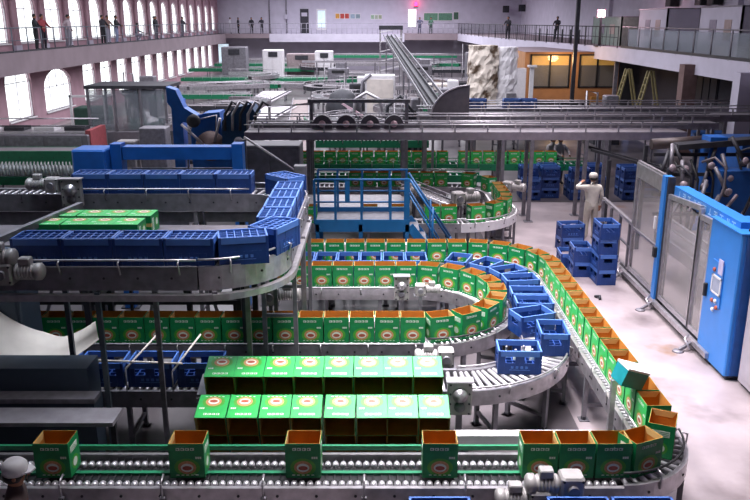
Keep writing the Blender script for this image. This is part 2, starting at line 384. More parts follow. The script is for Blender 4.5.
def speaker(x, y, z, label, s=1):
    t = thing('wall_speaker', label, 'speaker', (x, y, z))
    part('cabinet', MB().bev((x, y, z + .3 * s), (.55 * s, .4 * s, .6 * s), BLACK, .04), t); part('grille', MB().bx(x - .22 * s, x + .22 * s, y - .22 * s, y - .2 * s, z + .05 * s, z + .53 * s, DARK), t)
    part('bracket', MB().bx(x - .05, x + .05, y + .2 * s, y + .5, z + .2, z + .35, STEELD), t)

# ================================================================== cartons
CW, CD, CH = .365, .28, .40
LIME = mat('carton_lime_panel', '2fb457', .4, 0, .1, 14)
def carton_print(m, y, sg):
    "text bar, corner logo and roundel on the face at y (outward normal sign sg)"
    y0, y1 = (y - .0015, y) if sg < 0 else (y, y + .0015)
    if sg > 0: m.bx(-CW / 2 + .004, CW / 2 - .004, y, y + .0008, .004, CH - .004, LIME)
    for i in range(4):
        x = (-.085 + .05 * i) * (1 if sg < 0 else -1); m.bx(x - .019, x + .019, y0, y1, .322, .352, PWHITE)
        m.bx(x - .012, x + .004, y0 - .0005 if sg < 0 else y0, y1 + (0 if sg < 0 else .0005), .328, .345, GREEN)
    for i in range(3):
        x = (.10 + .022 * i) * (1 if sg < 0 else -1); m.bx(x - .009, x + .009, y0, y1, .225, .25, PWHITE)
    e = .0012 * (-1 if sg < 0 else 1)
    m.ell((0, y + e, .125), .135, .105, LGREEN, 'y', 18, sg); m.ell((0, y + 2 * e, .125), .095, .078, PORANGE, 'y', 18, sg); m.ell((0, y + 3 * e, .122), .066, .05, PWHITE, 'y', 16, sg)
    m.ell((0, y + 3.6 * e, .118), .05, .026, PRED, 'y', 14, sg)
    for i in range(5): x = -.1 + .05 * i; m.bx(x - .014, x + .014, y0, y1, .03, .04, PWHITE)
def carton_body(closed=False):
    m = MB(); a, b = CW / 2, CD / 2; t = .006
    m.bx(-a, a, -b, b, 0, t, GREEN)
    m.bx(-a, a, -b, -b + t / 2, 0, CH, GREEN).bx(-a, a, b - t / 2, b, 0, CH, GREEN).bx(-a, -a + t / 2, -b, b, 0, CH, GREEN).bx(a - t / 2, a, -b, b, 0, CH, GREEN)
    if closed: m.bx(-a, a, -b, b, CH - t, CH, GREEN)
    else:
        a2, b2 = a - t / 2, b - t / 2
        m.bx(-a2, a2, -b2, -b2 + t / 2, t, CH + .001, KRAFT).bx(-a2, a2, b2 - t / 2, b2, t, CH + .001, KRAFT).bx(-a2, -a2 + t / 2, -b2, b2, t, CH + .001, KRAFT).bx(a2 - t / 2, a2, -b2, b2, t, CH + .001, KRAFT)
        m.bx(-a2, a2, -b2, b2, t, t + .003, KRAFT)
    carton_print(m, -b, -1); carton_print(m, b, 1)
    for sg in (-1, 1):
        x0, x1 = (-a - .0015, -a) if sg < 0 else (a, a + .0015)
        m.bx(x0, x1, -.09, .09, .26, .33, PWHITE)
        for k in range(3): m.bx(x0 - .0005, x1 + .0005, -.08, .07 - .03 * k, .27 + .02 * k, .276 + .02 * k, GREEN)
        m.ell((sg * (a + .001), 0, .12), .085, .08, LGREEN, 'x', 16, -sg); m.ell((sg * (a + .002), 0, .12), .055, .05, PWHITE, 'x', 14, -sg)
    return m
def carton_proto(closed=False):
    t = thing('closed_carton' if closed else 'open_carton', 'green printed beer carton', 'carton')
    part('carton_body', carton_body(closed), t, local=True)
    a, b = CW / 2, CD / 2
    if not closed:
        for sg in (-1, 1):
            f = MB(); x = sg * (a - .006)
            f.prism([(-b + .01, CH - .004), (b - .01, CH - .004), (b - .05, CH - .075), (-b + .05, CH - .075)], x - .0, x - sg * .003, KEDGE, 'x')
            part('flap', f, t, local=True)
    else:
        part('sealing_tape', MB().bx(-a - .001, a + .001, -.025, .025, CH - .05, CH + .0015, KEDGE), t, local=True)
    return Proto(t)
OPEN = carton_proto(); CLOSED = carton_proto(True)
ZR = .90
def cartons(segs, label, group, z=ZR, flip=True, fills=None, start=1):
    "segs: list of (points, radius or None); cartons shoulder to shoulder"
    out = []
    for si, (pts, r) in enumerate(segs):
        L = plen(pts); w_ = CW + .008 if not r else 2 * math.atan((CW / 2 + .004) / (r - CD / 2)) * r
        n = int(L / w_ + .02)
        if not n: continue
        st = L / n
        for x, y, a in walk(pts, st, st / 2)[:n]: out.append((x, y, a))
    return out

# ================================================================== crates
KL, KW, KH = .58, .40, .34
def crate_body(solid=False):
    m = MB(); a, b, t = KL / 2, KW / 2, .014
    m.bx(-a + .01, a - .01, -b + .01, b - .01, 0, .015, CRATE)
    if solid:
        for sg in (-1, 1):
            q = sorted((sg * (b - .002), sg * (b - t))); m.bx(-a, a, q[0], q[1], .16, .27, CRATE); q = sorted((sg * (a - .002), sg * (a - t))); m.bx(q[0], q[1], -b, b, .16, .27, CRATE)
    for sg in (-1, 1):
        y0, y1 = sorted((sg * b, sg * (b - t)))
        m.bx(-a, a, y0, y1, .0, .165, CRATE); m.bx(-a, a, y0 - .004, y1 + .004, .26, KH, CRIM)
        for x0, x1 in ((-a, -.20), (-.06, .06), (.20, a)): m.bx(x0, x1, y0, y1, .165, .26, CRATE)
        for x in (-.2, -.1, 0, .1, .2): m.bx(x - .008, x + .008, min(y0, y1) - .004, max(y0, y1) + .004, .0, .165, CRATE)
        yy = sg * (b + .0045)
        for i in range(4): m.bx(-.12 + .065 * i, -.085 + .065 * i, min(yy, sg * b), max(yy, sg * b), .085, .12, CRIM)
        m.bx(-.14, .14, min(yy, sg * b), max(yy, sg * b), .06, .068, CRIM)
        x0, x1 = sorted((sg * a, sg * (a - t)))
        m.bx(x0, x1, -b, b, 0, .165, CRATE); m.bx(x0 - .004, x1 + .004, -b, b, .26, KH, CRIM)
        for q0, q1 in ((-b, -.09), (.09, b)): m.bx(x0, x1, q0, q1, .165, .26, CRATE)
        for y in (-.12, 0, .12): m.bx(x0 - .004, x1 + .004, y - .008, y + .008, 0, .165, CRATE)
        for s2 in (-1, 1): m.box((sg * (a - .012), s2 * (b - .012), KH / 2), (.034, .034, KH), CRATE)
    return m
def crate_proto(div):
    t = thing('bottle_crate', 'blue plastic bottle crate', 'crate')
    part('crate_body', crate_body(div == 2), t, local=True)
    if div:
        m = MB(); a, b = KL / 2 - .015, KW / 2 - .015; zt = .325 if div == 2 else .16
        for i in range(1, 6): x = -a + 2 * a * i / 6; m.bx(x - .006, x + .006, -b, b, .02, zt, CRIM if div == 2 else CRATE)
        for i in range(1, 4): y = -b + 2 * b * i / 4; m.bx(-a, a, y - .006, y + .006, .02, zt, CRIM if div == 2 else CRATE)
        part('divider', m, t, local=True)
    return Proto(t)
CR_E = crate_proto(1); CR_D = crate_proto(2)

# ================================================================== conveyors
RM = {}
def roller_mesh(L, r, kind):
    key = (round(L, 3), r, kind)
    if key not in RM:
        m = MB()
        if kind == 'wheels':
            m.tube((0, -L / 2, 0), (0, L / 2, 0), .007, BLACK, 6)
            for y in (-L * .36, L * .3):
                M4 = Matrix.Translation((0, y, 0)) @ Matrix.Rotation(PI / 2, 4, 'X')
                m.lathe([(.012, -.04), (r * .8, -.035), (r, -.015), (r, .015), (r * .8, .035), (.012, .04)], ROLLER, 10, M4=M4)
        else:
            m.tube((0, -L / 2, 0), (0, L / 2, 0), r, ROLLER, 9); m.tube((0, -L / 2 - .02, 0), (0, L / 2 + .02, 0), r * .35, STEELD, 6)
        RM[key] = m.mesh('roller')
    return RM[key]
LEGM = {}
def leg_mesh(w_, h, m_):
    key = (round(w_, 3), round(h, 3), m_.name)
    if key not in LEGM:
        m = MB()
        for s in (-1, 1):
            y = s * w_ / 2; m.bx(-.03, .03, y - .03, y + .03, 0, h, m_).bx(-.07, .07, y - .07, y + .07, 0, .012, m_).tube((0, y, .012), (0, y, .06), .04, DARK, 8)
        for z in ((h * .3,) if h < 1.6 else (h * .25, h * .6)): m.bx(-.02, .02, -w_ / 2, w_ / 2, z, z + .05, m_)
        LEGM[key] = m.mesh('leg')
    return LEGM[key]
def conveyor(label, pts, w_, z=ZR, fh=.16, pitch=.11, r=.026, legs=1.6, guide=None, fm=STEEL, gm=STEEL, kind='roller', leg_m=STEELD, group=None, name='roller_conveyor', over=.0, bed=DARK, lmin=0, flange=True):
    "z is the carrying height; side frames, rollers or a belt, legs, guide rails"
    t = thing(name, label, 'conveyor', (pts[0][0], pts[0][1], 0), group=group)
    h = w_ / 2
    for s in (1, -1):
        prof = [(s * (h + .05), z + .012 + over), (s * h, z + .012 + over), (s * h, z - fh), (s * (h + .05), z - fh)]
        if flange: prof = [(s * (h + .05), z + .012 + over), (s * h, z + .012 + over), (s * h, z - fh + .02), (s * (h - .03), z - fh + .02), (s * (h - .03), z - fh), (s * (h + .05), z - fh)]
        if s < 0: prof = prof[::-1]
        m = MB().sweep(pts, prof, fm)
        for x, y, a in walk(pts, .4, .2): nx, ny = -math.sin(a), math.cos(a); m.tube((x + nx * s * (h + .05), y + ny * s * (h + .05), z - fh * .45), (x + nx * s * (h + .06), y + ny * s * (h + .06), z - fh * .45), .016, DARK, 6)
        part('side_frame', m, t)
    if kind == 'belt':
        part('belt', MB().sweep(pts, [(h - .01, z), (-h + .01, z), (-h + .01, z - .03), (h - .01, z - .03)], bed), t)
    else:
        me = roller_mesh(w_ - .03, r, kind)
        for x, y, a in walk(pts, max(pitch, plen(pts) / 98), pitch / 2): inst('roller', me, t, (x, y, z - r), a)
        part('drip_pan', MB().sweep(pts, [(h - .03, z - fh + .03), (-h + .03, z - fh + .03), (-h + .03, z - fh + .02), (h - .03, z - fh + .02)], bed), t)
    if legs:
        me = leg_mesh(w_ + .02, z - fh, leg_m)
        n = max(2, int(plen(pts) / legs) + 1) if plen(pts) > 1 else 1
        st = plen(pts) / n
        for x, y, a in walk(pts, st, st / 2)[:n]: inst('leg', me, t, (x, y, 0), a)
    if guide:
        gh, off, sides = guide
        for s in sides:
            g = MB(); P = []
            for i, p in enumerate(pts):
                q0, q1 = pts[max(i - 1, 0)], pts[min(i + 1, len(pts) - 1)]; dx, dy = q1[0] - q0[0], q1[1] - q0[1]; l = math.hypot(dx, dy)
                P.append((p[0] - dy / l * s * off, p[1] + dx / l * s * off, z + gh))
            g.path(P, .014, gm, 6)
            for x, y, a in walk(pts, .7, .3):
                nx, ny = -math.sin(a) * s, math.cos(a) * s
                g.path([(x + nx * (h + .06), y + ny * (h + .06), z - .08), (x + nx * (max(off, h) + .07), y + ny * (max(off, h) + .07), z + gh - .02), (x + nx * off, y + ny * off, z + gh)], .011, STEEL, 5)
            part('guide_rail', g, t)
    return t

# --- outer loop: straight front, corner, aisle straight, far corner, back straight
F1 = line(-5.2, 7.30, 2.55, 7.30, 20); F2 = arc(2.55, 7.98, .68, -90, 0); F3 = line(3.23, 7.98, 3.23, 13.5, 12); F4 = arc(1.83, 13.5, 1.4, 0, 90); F5 = line(1.83, 14.9, -1.4, 14.9, 10)
t = conveyor('front roller conveyor of skate wheels carrying a few spaced open cartons', F1, .60, ZR, .17, .083, .037, 1.5, None, STEEL, kind='wheels', bed=BLACK)
part('green_guide', MB().bx(-5.2, 2.5, 7.655, 7.69, .93, .985, GRAIL).bx(-5.2, 2.5, 7.275, 7.325, .855, .885, GRAIL), t, 'green guide strips')
part('skirt_plate', MB().bx(-5.2, 2.5, 6.93, 6.95, .50, .75, STEELD), t)
for i in range(6):
    x = -3.2 + i * 1.03; part('guide_bracket', MB().tube((x, 6.93, .78), (x, 6.90, 1.0), .012, STEEL, 6).tube((x, 6.90, 1.0), (x, 7.02, 1.03), .012, STEEL, 6).box((x, 6.92, .8), (.05, .04, .06), STEELD), t)
conveyor('curved corner of the outer carton conveyor at the near right', F2, .50, ZR, .2, .09, .025, 1.0, (.12, .24, (-1,)), STEEL, BLACK)
conveyor('straight roller conveyor carrying the carton row along the aisle', F3, .46, ZR, .2, .085, .025, 1.4, (.1, .22, (1, -1)), STEEL, STEEL)
conveyor('far curved corner of the outer carton conveyor by the aisle', F4, .46, ZR, .18, .085, .025, 1.2, (.1, .22, (1,)))
conveyor('back straight of the outer carton conveyor in front of blue platform', F5, .46, ZR, .18, .1, .025, 1.5, None)
gA = 'open cartons around the outer conveyor loop'
lst = cartons([(line(1.53, 7.30, 2.67, 7.30), None), (F2, .68), (F3, None), (F4, 1.4), (F5, None)], '', '')
nF2 = None
cnt = {}
def zone(x, y):
    if y < 7.5: return 'in the close row at the front conveyor, %s from its left end'
    if y < 7.98: return 'on the near corner of the outer loop, %s round the bend'
    if y < 13.5: return 'in the row along the aisle, %s counted from the near end'
    if y < 14.89 and x > 1.83: return 'on the far corner by the aisle, %s round the bend'
    return 'in the rearmost row before the platform, %s from its right end'
for x, y, a in lst:
    zt = zone(x, y); cnt[zt] = cnt.get(zt, 0) + 1
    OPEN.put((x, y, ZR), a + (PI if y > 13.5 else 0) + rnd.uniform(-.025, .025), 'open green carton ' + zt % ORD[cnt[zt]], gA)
for i, (x, lb) in enumerate(((-3.36, 'nearest the left edge of the photo'), (-1.96, 'second from the left'), (-.75, 'third from the left, below the lying cartons'), (.68, 'alone just before the close row begins'))):
    OPEN.put((x, 7.30, ZR), rnd.uniform(-.03, .03), 'open green carton on the front wheel conveyor, ' + lb, 'spaced open cartons on the front conveyor')

# --- inner loop
I1 = line(-5.3, 10.87, .75, 10.87, 16); I2 = arc(.75, 12.13, 1.26, -90, 90, 20); I3 = line(.75, 13.39, -1.9, 13.39, 8)
conveyor('front straight of the inner carton conveyor, long close row of cartons on it', I1, .44, ZR, .2, .1, .025, 1.5, (.03, .26, (-1,)), STEELD, STEEL)
conveyor('half-round turn of the inner carton conveyor', I2, .44, ZR, .2, .085, .025, 1.2, (.1, .23, (-1,)), STEEL, BLACK)
conveyor('back straight of the inner carton conveyor beside crate lane', I3, .44, ZR, .2, .1, .025, 1.5, (.03, .26, (1,)), STEEL, STEEL)
def zone2(x, y):
    if y < 10.9: return 'in the long front row of the inner loop, %s from the left'
    if y > 13.38: return 'in the back row of the inner loop, %s from its right end'
    return 'on the half-round turn of the inner loop, %s counted from the front'
cnt = {}
for x, y, a in cartons([(I1, None), (I2, 1.26), (I3, None)], '', ''):
    zt = zone2(x, y); cnt[zt] = cnt.get(zt, 0) + 1
    OPEN.put((x, y, ZR), a + (PI if y > 12.13 else 0) + rnd.uniform(-.02, .02), 'open green carton ' + zt % ORD[cnt[zt]], 'open cartons on the inner conveyor loop')

# --- crate lane between the two carton loops
C1 = line(-1.6, 14.17, 1.15, 14.17, 8); C2 = arc(1.15, 12.77, 1.4, 90, 0); C3 = line(2.55, 12.77, 2.55, 10.95, 6); C4 = arc(1.15, 10.95, 1.4, 0, -90, 16); C5 = line(1.15, 9.55, -5.1, 9.55, 14)
conveyor('back straight of blue crate lane between two green carton rows', C1, .60, .86, .16, .1, .025, 1.5)
conveyor('far bend of the blue crate lane', C2, .60, .86, .16, .1, .025, 1.2)
conveyor('short straight of the crate lane beside the aisle cartons', C3, .60, .86, .16, .1, .025, 1.5)
t = conveyor('near bend of crate lane with wide bright rollers and one crate', C4, .60, .86, .20, .10, .032, 1.0, (.05, .33, (1, -1)), STEEL, STEEL)
conveyor('near straight of the crate lane behind the lying cartons', C5, .60, .86, .22, .10, .03, 1.4, None, STEELD)
gc = 'empty crates on the crate lane'
i = 0
for x, y, a in walk(C1, .425, .25): i += 1; CR_E.put((x, y, .86), a + PI / 2 + rnd.uniform(-.02, .02), 'empty blue crate between the two carton rows at back, %s from the left' % ORD[i], gc)
for i, an in enumerate((72, 49, 27, 7)):
    CR_E.put((1.15 + 1.4 * math.cos(math.radians(an)), 12.77 + 1.4 * math.sin(math.radians(an)), .86), math.radians(an) + rnd.uniform(-.05, .05), 'empty blue crate on the far bend of crate lane, %s round the bend' % ORD[i + 1], gc)
for i, y in enumerate((12.25, 11.80)):
    CR_E.put((2.55, y, .86), rnd.uniform(-.06, .06), 'blue crate on the short straight beside the aisle cartons, %s from the far end' % ORD[i + 1], gc)
CR_E.put((2.42, 11.27, .86), .35, 'blue crate standing askew where lane begins its near bend', gc)
CR_E.put((2.60, 10.62, .86), PI / 2 - .06, 'blue crate at the outside of the near bend behind the lone crate', gc)
CR_E.put((1.98, 9.93, .86), -.05, 'lone blue crate on the bright rollers of the near bend', gc)
for i, x in enumerate((-4.24, -3.60, -2.95, -2.30)): CR_E.put((x, 9.55, .86), rnd.uniform(-.02, .02), 'empty blue crate left of the lying cartons, %s from the left of its row' % ORD[i + 1], gc)
def bottle_mesh(col):
    return MB().lathe([(.030, 0), (.034, .01), (.034, .15), (.028, .18), (.014, .22), (.0125, .27), (.015, .275), (.015, .285), (.012, .287)], col, 10)
BOT = bottle_mesh(BOTGLASS)
bm_ = BOT.mesh('bottle')
CAPM = MB().lathe([(.0155, .283), (.0165, .29), (.012, .298)], STEEL, 8).mesh('cap')
for i, (dx, dy) in enumerate(((-.16, .05), (-.05, -.06), (.08, .06), (.18, -.05))):
    o = thing('beer_bottle', 'pale bottle standing in the lone crate, %s from the left' % ORD[i + 1], 'bottle', (1.98 + dx, 9.93 + dy, .876), group='bottles in the lone crate')
    inst('bottle_glass', bm_, o, (1.98 + dx, 9.93 + dy, .876)); inst('cap', CAPM, o, (1.98 + dx, 9.93 + dy, .876))

# --- cartons lying on their backs in two stepped rows
TL = math.radians(15)
t = thing('carton_infeed_table', 'stepped steel table holding two rows of lying cartons', 'table', (-.75, 8.7, 0))
for y, z in ((8.26 + .285 * math.sin(TL), .77 - .285 * math.cos(TL)), (8.79, 1.04)): part('sloping_deck', MB().bar((-.69, y, z - .02), (-.69, y + .4 * math.cos(TL), z + .4 * math.sin(TL) - .02), 3.05, .03, STEELD), t)
part('deck_frame', MB().bx(-2.22, .83, 8.31, 8.36, .38, .46, STEELD).bx(-2.22, .83, 8.76, 8.80, .94, 1.0, STEELD), t)
part('front_rail', MB().bx(-2.22, .83, 8.20, 8.23, .44, .52, DARK).bx(-2.22, .83, 8.20, 8.24, .36, .40, GRAIL), t)
for x in (-2.2, -.75, .75):
    for y in (8.36, 9.1): part('leg', MB().bx(x - .03, x + .03, y - .03, y + .03, 0, .46 if y < 8.7 else 1.05, DARK), t)
for r_, (y, z, sx, x0) in enumerate(((8.26, .77, .372, -1.93), (8.79, 1.04, .368, -1.92), (8.26 + .285 * math.sin(TL), .77 - .285 * math.cos(TL), .372, -1.93))):
    for i in range(8):
        x = x0 + sx * i + (.03 if i > 3 and r_ != 1 else 0)
        # the open end faces the viewer, the printed back faces up, all tilted up to the rear; the front lower edge is at (y, z)
        ox = (y + .40 * math.cos(TL) - CD / 2 * math.sin(TL), z + .40 * math.sin(TL) + CD / 2 * math.cos(TL))
        OPEN.put((x, ox[0], ox[1]), (PI / 2 + TL, 0, rnd.uniform(-.02, .02)), 'carton lying on its back %s, %s from the left' % (('atop the front row', 'in the rear row', 'beneath another in the front row')[r_], ORD[i + 1]), 'cartons lying in two rows on the infeed table')
# ================================================================== motors and drives
def motor(loc, rz, label, s=1, flip=1, post=0, group=None):
    "gearbox, finned motor, terminal box; local: gearbox at origin, motor along +X; post: a stand down to the floor"
    t = thing('gear_motor', label, 'motor', loc, rz, group)
    g = MB().bev((0, 0, .11 * s), (.20 * s, .18 * s, .22 * s), MOTOR, .02 * s).tube((0, -.13 * s, .11 * s), (0, .13 * s, .11 * s), .05 * s, STEELD, 10)
    for dx in (-.08, .08):
        for dz in (.03, .19): g.tube((dx * s, -.095 * s, dz * s), (dx * s, .095 * s, dz * s), .012 * s, DARK, 6)
    part('gearbox', g, t, local=True)
    m = MB(); X = Matrix.Translation((flip * .10 * s, 0, .12 * s)) @ Matrix.Rotation(flip * PI / 2, 4, 'Y')
    prof = [(.05 * s, 0), (.085 * s, .02 * s)]
    for k in range(6): z = (.03 + k * .03) * s; prof += [(.085 * s, z), (.085 * s, z + .014 * s), (.074 * s, z + .016 * s), (.074 * s, z + .028 * s)]
    prof += [(.09 * s, .22 * s), (.09 * s, .27 * s), (.07 * s, .29 * s), (.01, .29 * s)]
    m.lathe(prof, MOTOR, 14, M4=X); part('motor_housing', m, t, local=True)
    part('terminal_box', MB().bev((flip * .22 * s, 0, .235 * s), (.12 * s, .1 * s, .07 * s), MOTOR, .01 * s), t, local=True)
    if post: part('stand', MB().bx(-.03, .03, -.03, .03, -post, 0, STEELD).bx(-.1, .1, -.1, .1, -post, -post + .012, STEELD).bx(-.12 * s, .12 * s, -.1 * s, .1 * s, -.012, 0, STEELD), t, local=True)
    return t
def plate_drive(loc, w_, h, label, rz=0):
    t = thing('drive_plate', label, 'drive unit', loc, rz)
    m = MB().bev((0, 0, h / 2), (w_, .10, h), MOTOR, .015); part('plate', m, t, local=True)
    b = MB()
    for x in (-w_ * .38, w_ * .38):
        for z in (.05 * h, .35 * h, .65 * h, .93 * h): b.tube((x, -.065, z), (x, -.05, z), .014, DARK, 6)
    part('bolts', b, t, local=True)
    g = MB().lathe([(.02, 0), (w_ * .3, .0), (w_ * .3, .04), (w_ * .18, .05), (w_ * .18, .07), (.01, .07)], STEEL, 14, M4=Matrix.Translation((0, -.05, h * .62)) @ Matrix.Rotation(PI / 2, 4, 'X'))
    g.lathe([(.02, 0), (w_ * .22, .0), (w_ * .22, .03), (.01, .04)], STEELD, 14, M4=Matrix.Translation((0, -.05, h * .26)) @ Matrix.Rotation(PI / 2, 4, 'X'))
    part('bearing_cover', g, t, local=True)
    part('top_cap', MB().bx(-w_ * .55, w_ * .55, -.08, .08, h, h + .02, STEEL), t, local=True)
    part('foot', MB().bx(-.04, .04, -.03, .03, -loc[2], 0, STEELD).bx(-.1, .1, -.08, .08, -loc[2], -loc[2] + .012, STEELD), t, local=True)
    return t
plate_drive((1.09, 9.12, .60), .32, .46, 'grey geared drive plate at the right end of the lying cartons')
motor((1.02, 10.35, .72), 0, 'pale gear motor below the front row of the inner loop, above the crate lane', 1.15, -1, post=.72)
plate_drive((.46, 12.72, .86), .26, .42, 'upright grey gear plate inside the inner loop turn')
motor((.78, 12.70, .95), 0, 'small grey motor right of the gear plate inside the inner loop', .9, 1, post=.95)
motor((1.62, 6.70, .84), 0, 'pale motor at the bottom edge in front of the close carton row', 1.1, -1, post=.84)
motor((1.93, 6.72, .98), 0, 'white capped gear motor in front of the close carton row near the corner', 1.15, -1, post=.98)
# long white trough lids inside the loops
for x0, x1, y, z, lb in ((-1.6, -.4, 12.35, .55, 'pale trough cover inside the inner loop, left of the gear plate'), (.75, 1.35, 12.2, .55, 'pale trough cover inside the inner loop, right of the gear plate'), (-.35, .3, 12.35, .55, 'short pale trough cover beside the gear plate')):
    m = MB().bx(x0, x1, y - .16, y + .16, z, z + .1, WPLAST).bx(x0 + .05, x0 + .09, y - .1, y + .1, 0, z, STEELD).bx(x1 - .09, x1 - .05, y - .1, y + .1, 0, z, STEELD)
    solo('trough_cover', m, lb, 'cover')
m = MB().bx(.95, 2.62, 8.30, 8.44, .62, .74, WPLAST).bx(.95, 2.62, 8.24, 8.30, .60, .62, STEEL)
for x in (1.1, 2.5): m.bx(x - .03, x + .03, 8.34, 8.40, 0, .62, STEELD)
solo('cross_channel', m, 'long white channel lit behind the close carton row at right', 'channel')
# box sensor on stand by the aisle row
t = thing('photo_sensor', 'teal and white sensor box tilted on a post by the aisle carton row', 'sensor', (2.84, 8.5, 0))
part('post', MB().bx(2.81, 2.87, 8.42, 8.48, 0, 1.40, STEEL).bx(2.74, 2.94, 8.35, 8.55, 0, .03, STEEL).bx(2.84, 2.98, 8.43, 8.47, 1.34, 1.40, STEEL), t)
T4 = Matrix.Translation((3.02, 8.45, 1.46)) @ Matrix.Rotation(.35, 4, 'Y') @ Matrix.Rotation(.25, 4, 'Z')
part('housing', MB().bx(-.15, .15, -.12, .12, -.11, .10, mat('sensor_teal', '17808a', .4), T4), t); part('lid', MB().bx(-.155, .155, -.125, .125, .10, .125, WPLAST, T4), t)

# ================================================================== raised crate loop on the left
ZB = 2.70
B1 = line(-5.4, 9.0, -2.1, 9.0, 8); B2 = arc(-2.1, 9.75, .75, -90, 0, 12); B3 = line(-1.35, 9.75, -1.35, 12.25, 6); B4 = arc(-2.1, 12.25, .75, 0, 90, 12); B5 = line(-2.1, 13.0, -7.6, 13.0, 10)
kw = dict(w_=.42, z=ZB, fh=.28, pitch=.12, r=.025, fm=STEELD)
conveyor('front straight of the raised crate loop, nearest the viewer', pts=B1, legs=None, guide=(.10, .27, (-1,)), **kw)
conveyor('near bend of the raised crate loop', pts=B2, legs=None, guide=(.10, .25, (-1,)), fm=STEEL, **{k: v for k, v in kw.items() if k != 'fm'})
conveyor('right-hand straight of the raised crate loop', pts=B3, legs=1.3, guide=(.10, .25, (-1, 1)), **kw)
conveyor('far bend of the raised crate loop', pts=B4, legs=None, guide=(.10, .25, (-1,)), **kw)
conveyor('rear straight of the raised crate loop under the blue gantry', pts=B5, legs=2.2, guide=(.10, .25, (1,)), **kw)
gb = 'crates with bottle dividers on the raised loop'
def zb(x, y):
    if y < 9.02: return 'in the front row of the raised loop, %s from the left'
    if y < 9.75: return 'on the near bend of the raised loop, %s round the bend'
    if y < 12.25: return 'on the right straight of the raised loop, %s from the near end'
    if y < 12.99: return 'on the far bend of the raised loop, %s round the bend'
    return 'in the rear row of the raised loop, %s from the right'
cnt = {}
def place_b(x, y, a):
    zt = zb(x, y); cnt[zt] = cnt.get(zt, 0) + 1
    CR_D.put((x, y, ZB), a + rnd.uniform(-.015, .015), 'blue divided crate ' + zt % ORD[cnt[zt]], gb)
for x in (-3.99, -3.39, -2.79, -2.19): place_b(x, 9.0, 0)
place_b(-1.60, 9.08, math.radians(12)); place_b(-1.28, 9.59, math.radians(65))
for y in (10.14, 10.74, 11.34, 11.94): place_b(-1.34, y, PI / 2)
place_b(-2.1 + .8 * math.cos(math.radians(40)), 12.25 + .8 * math.sin(math.radians(40)), math.radians(-46))
for i in range(5): place_b(-2.36 - .6 * i, 13.0, 0)
# carrying frame below the loop
POSTC = mat('post_grey_blue', '4c5560', .5, .2, .15)
t = thing('loop_support_frame', 'dark steel frame with posts carrying the raised crate loop', 'frame', (-3, 9, 0))
low_p = line(-5.4, 8.72, -2.1, 8.72, 4) + arc(-2.1, 9.75, 1.03, -90, 0, 10)[1:] + line(-1.07, 9.75, -1.07, 12.3, 4)[1:]
part('lower_rail', MB().sweep(low_p, [(.04, 2.38), (-.04, 2.38), (-.04, 2.30), (.04, 2.30)], STEEL), t)
for x, y in ((-4.75, 8.72), (-3.29, 8.72), (-2.72, 9.1), (-1.60, 9.22), (-1.07, 11.2), (-1.07, 12.2), (-3.9, 9.28)): part('post', MB().bx(x - .03, x + .03, y - .025, y + .025, 0, 2.41, STEELD if x > -3 else POSTC).bx(x - .1, x + .1, y - .1, y + .1, 0, .015, DARK), t)
for x in (-4.75, -3.29, -1.9): part('cross_beam', MB().bx(x - .03, x + .03, 8.72, 9.3, 2.33, 2.41, STEELD), t)
motor((-4.30, 8.62, 2.56), 0, 'grey gear motor cluster at the left end of the raised front crate row', 1.15, 1)
motor((-4.62, 8.60, 2.72), .1, 'upper grey motor at far left above the raised crate row end', 1.2, 1)
plate_drive((-5.00, 12.62, 2.55), .34, .44, 'grey plate drive at the left end of the raised rear crate row')
motor((-5.3, 12.62, 2.78), 0, 'grey motor left of the plate drive on the raised rear row', 1.1, -1)
# closed cartons on the table inside the loop
t = thing('carton_table', 'dark raised table carrying eight bright closed cartons', 'table', (-3.9, 11.2, 0))
part('table_deck', MB().bx(-6.5, -1.75, 10.6, 11.75, 2.36, 2.44, GREYB), t)
for x in (-6.3, -4.2, -1.9):
    for y in (10.7, 11.65): part('leg', MB().bx(x - .04, x + .04, y - .04, y + .04, 0, 2.36, DARK), t)
part('side_beam', MB().bar((-5.0, 9.6, 2.72), (-4.6, 11.9, 2.72), .08, .1, STEELD), t)
for r_ in range(2):
    for i in range(4):
        CLOSED.put((-4.66 + .372 * i + (.05 if r_ else 0), 11.08 + .50 * r_ + .02, 2.44 + CD / 2), (PI / 2, 0, rnd.uniform(-.03, .03)), 'bright green closed carton on the raised table, %s row, %s from the left' % (('front', 'rear')[r_], ORD[i + 1]), 'closed cartons on the raised table')
# guide beams behind, plus bottles lane
t = thing('guide_beam', 'grey horizontal machine beams left of the raised rear crate row', 'beam', (-8, 15.2, 0))
for z0, z1, y in ((2.30, 2.46, 13.9), (1.9, 2.1, 14.05)): part('beam', MB().bx(-9.5, -1.6, y, y + .12, z0, z1, STEELD), t)
for x in (-8.5, -5.5, -2.5): part('post', MB().bx(x - .05, x + .05, 14.2, 14.3, 0, 2.4, DARK), t)
# control cabinet at far left
t = thing('control_cabinet', 'dark blue-grey control cabinet at the left edge below the motors', 'cabinet', (-5.15, 10.1, 0))
CAB = mat('dark_cabinet', '3a4656', .5, .1, .1)
part('cabinet_body', MB().bev((-5.15, 10.05, 1.25), (.85, .6, 2.5), CAB, .02), t); part('door', MB().bx(-5.52, -4.78, 9.73, 9.75, .2, 2.4, CAB), t); part('door_handle', MB().bx(-4.88, -4.84, 9.70, 9.73, 1.2, 1.4, STEEL), t)

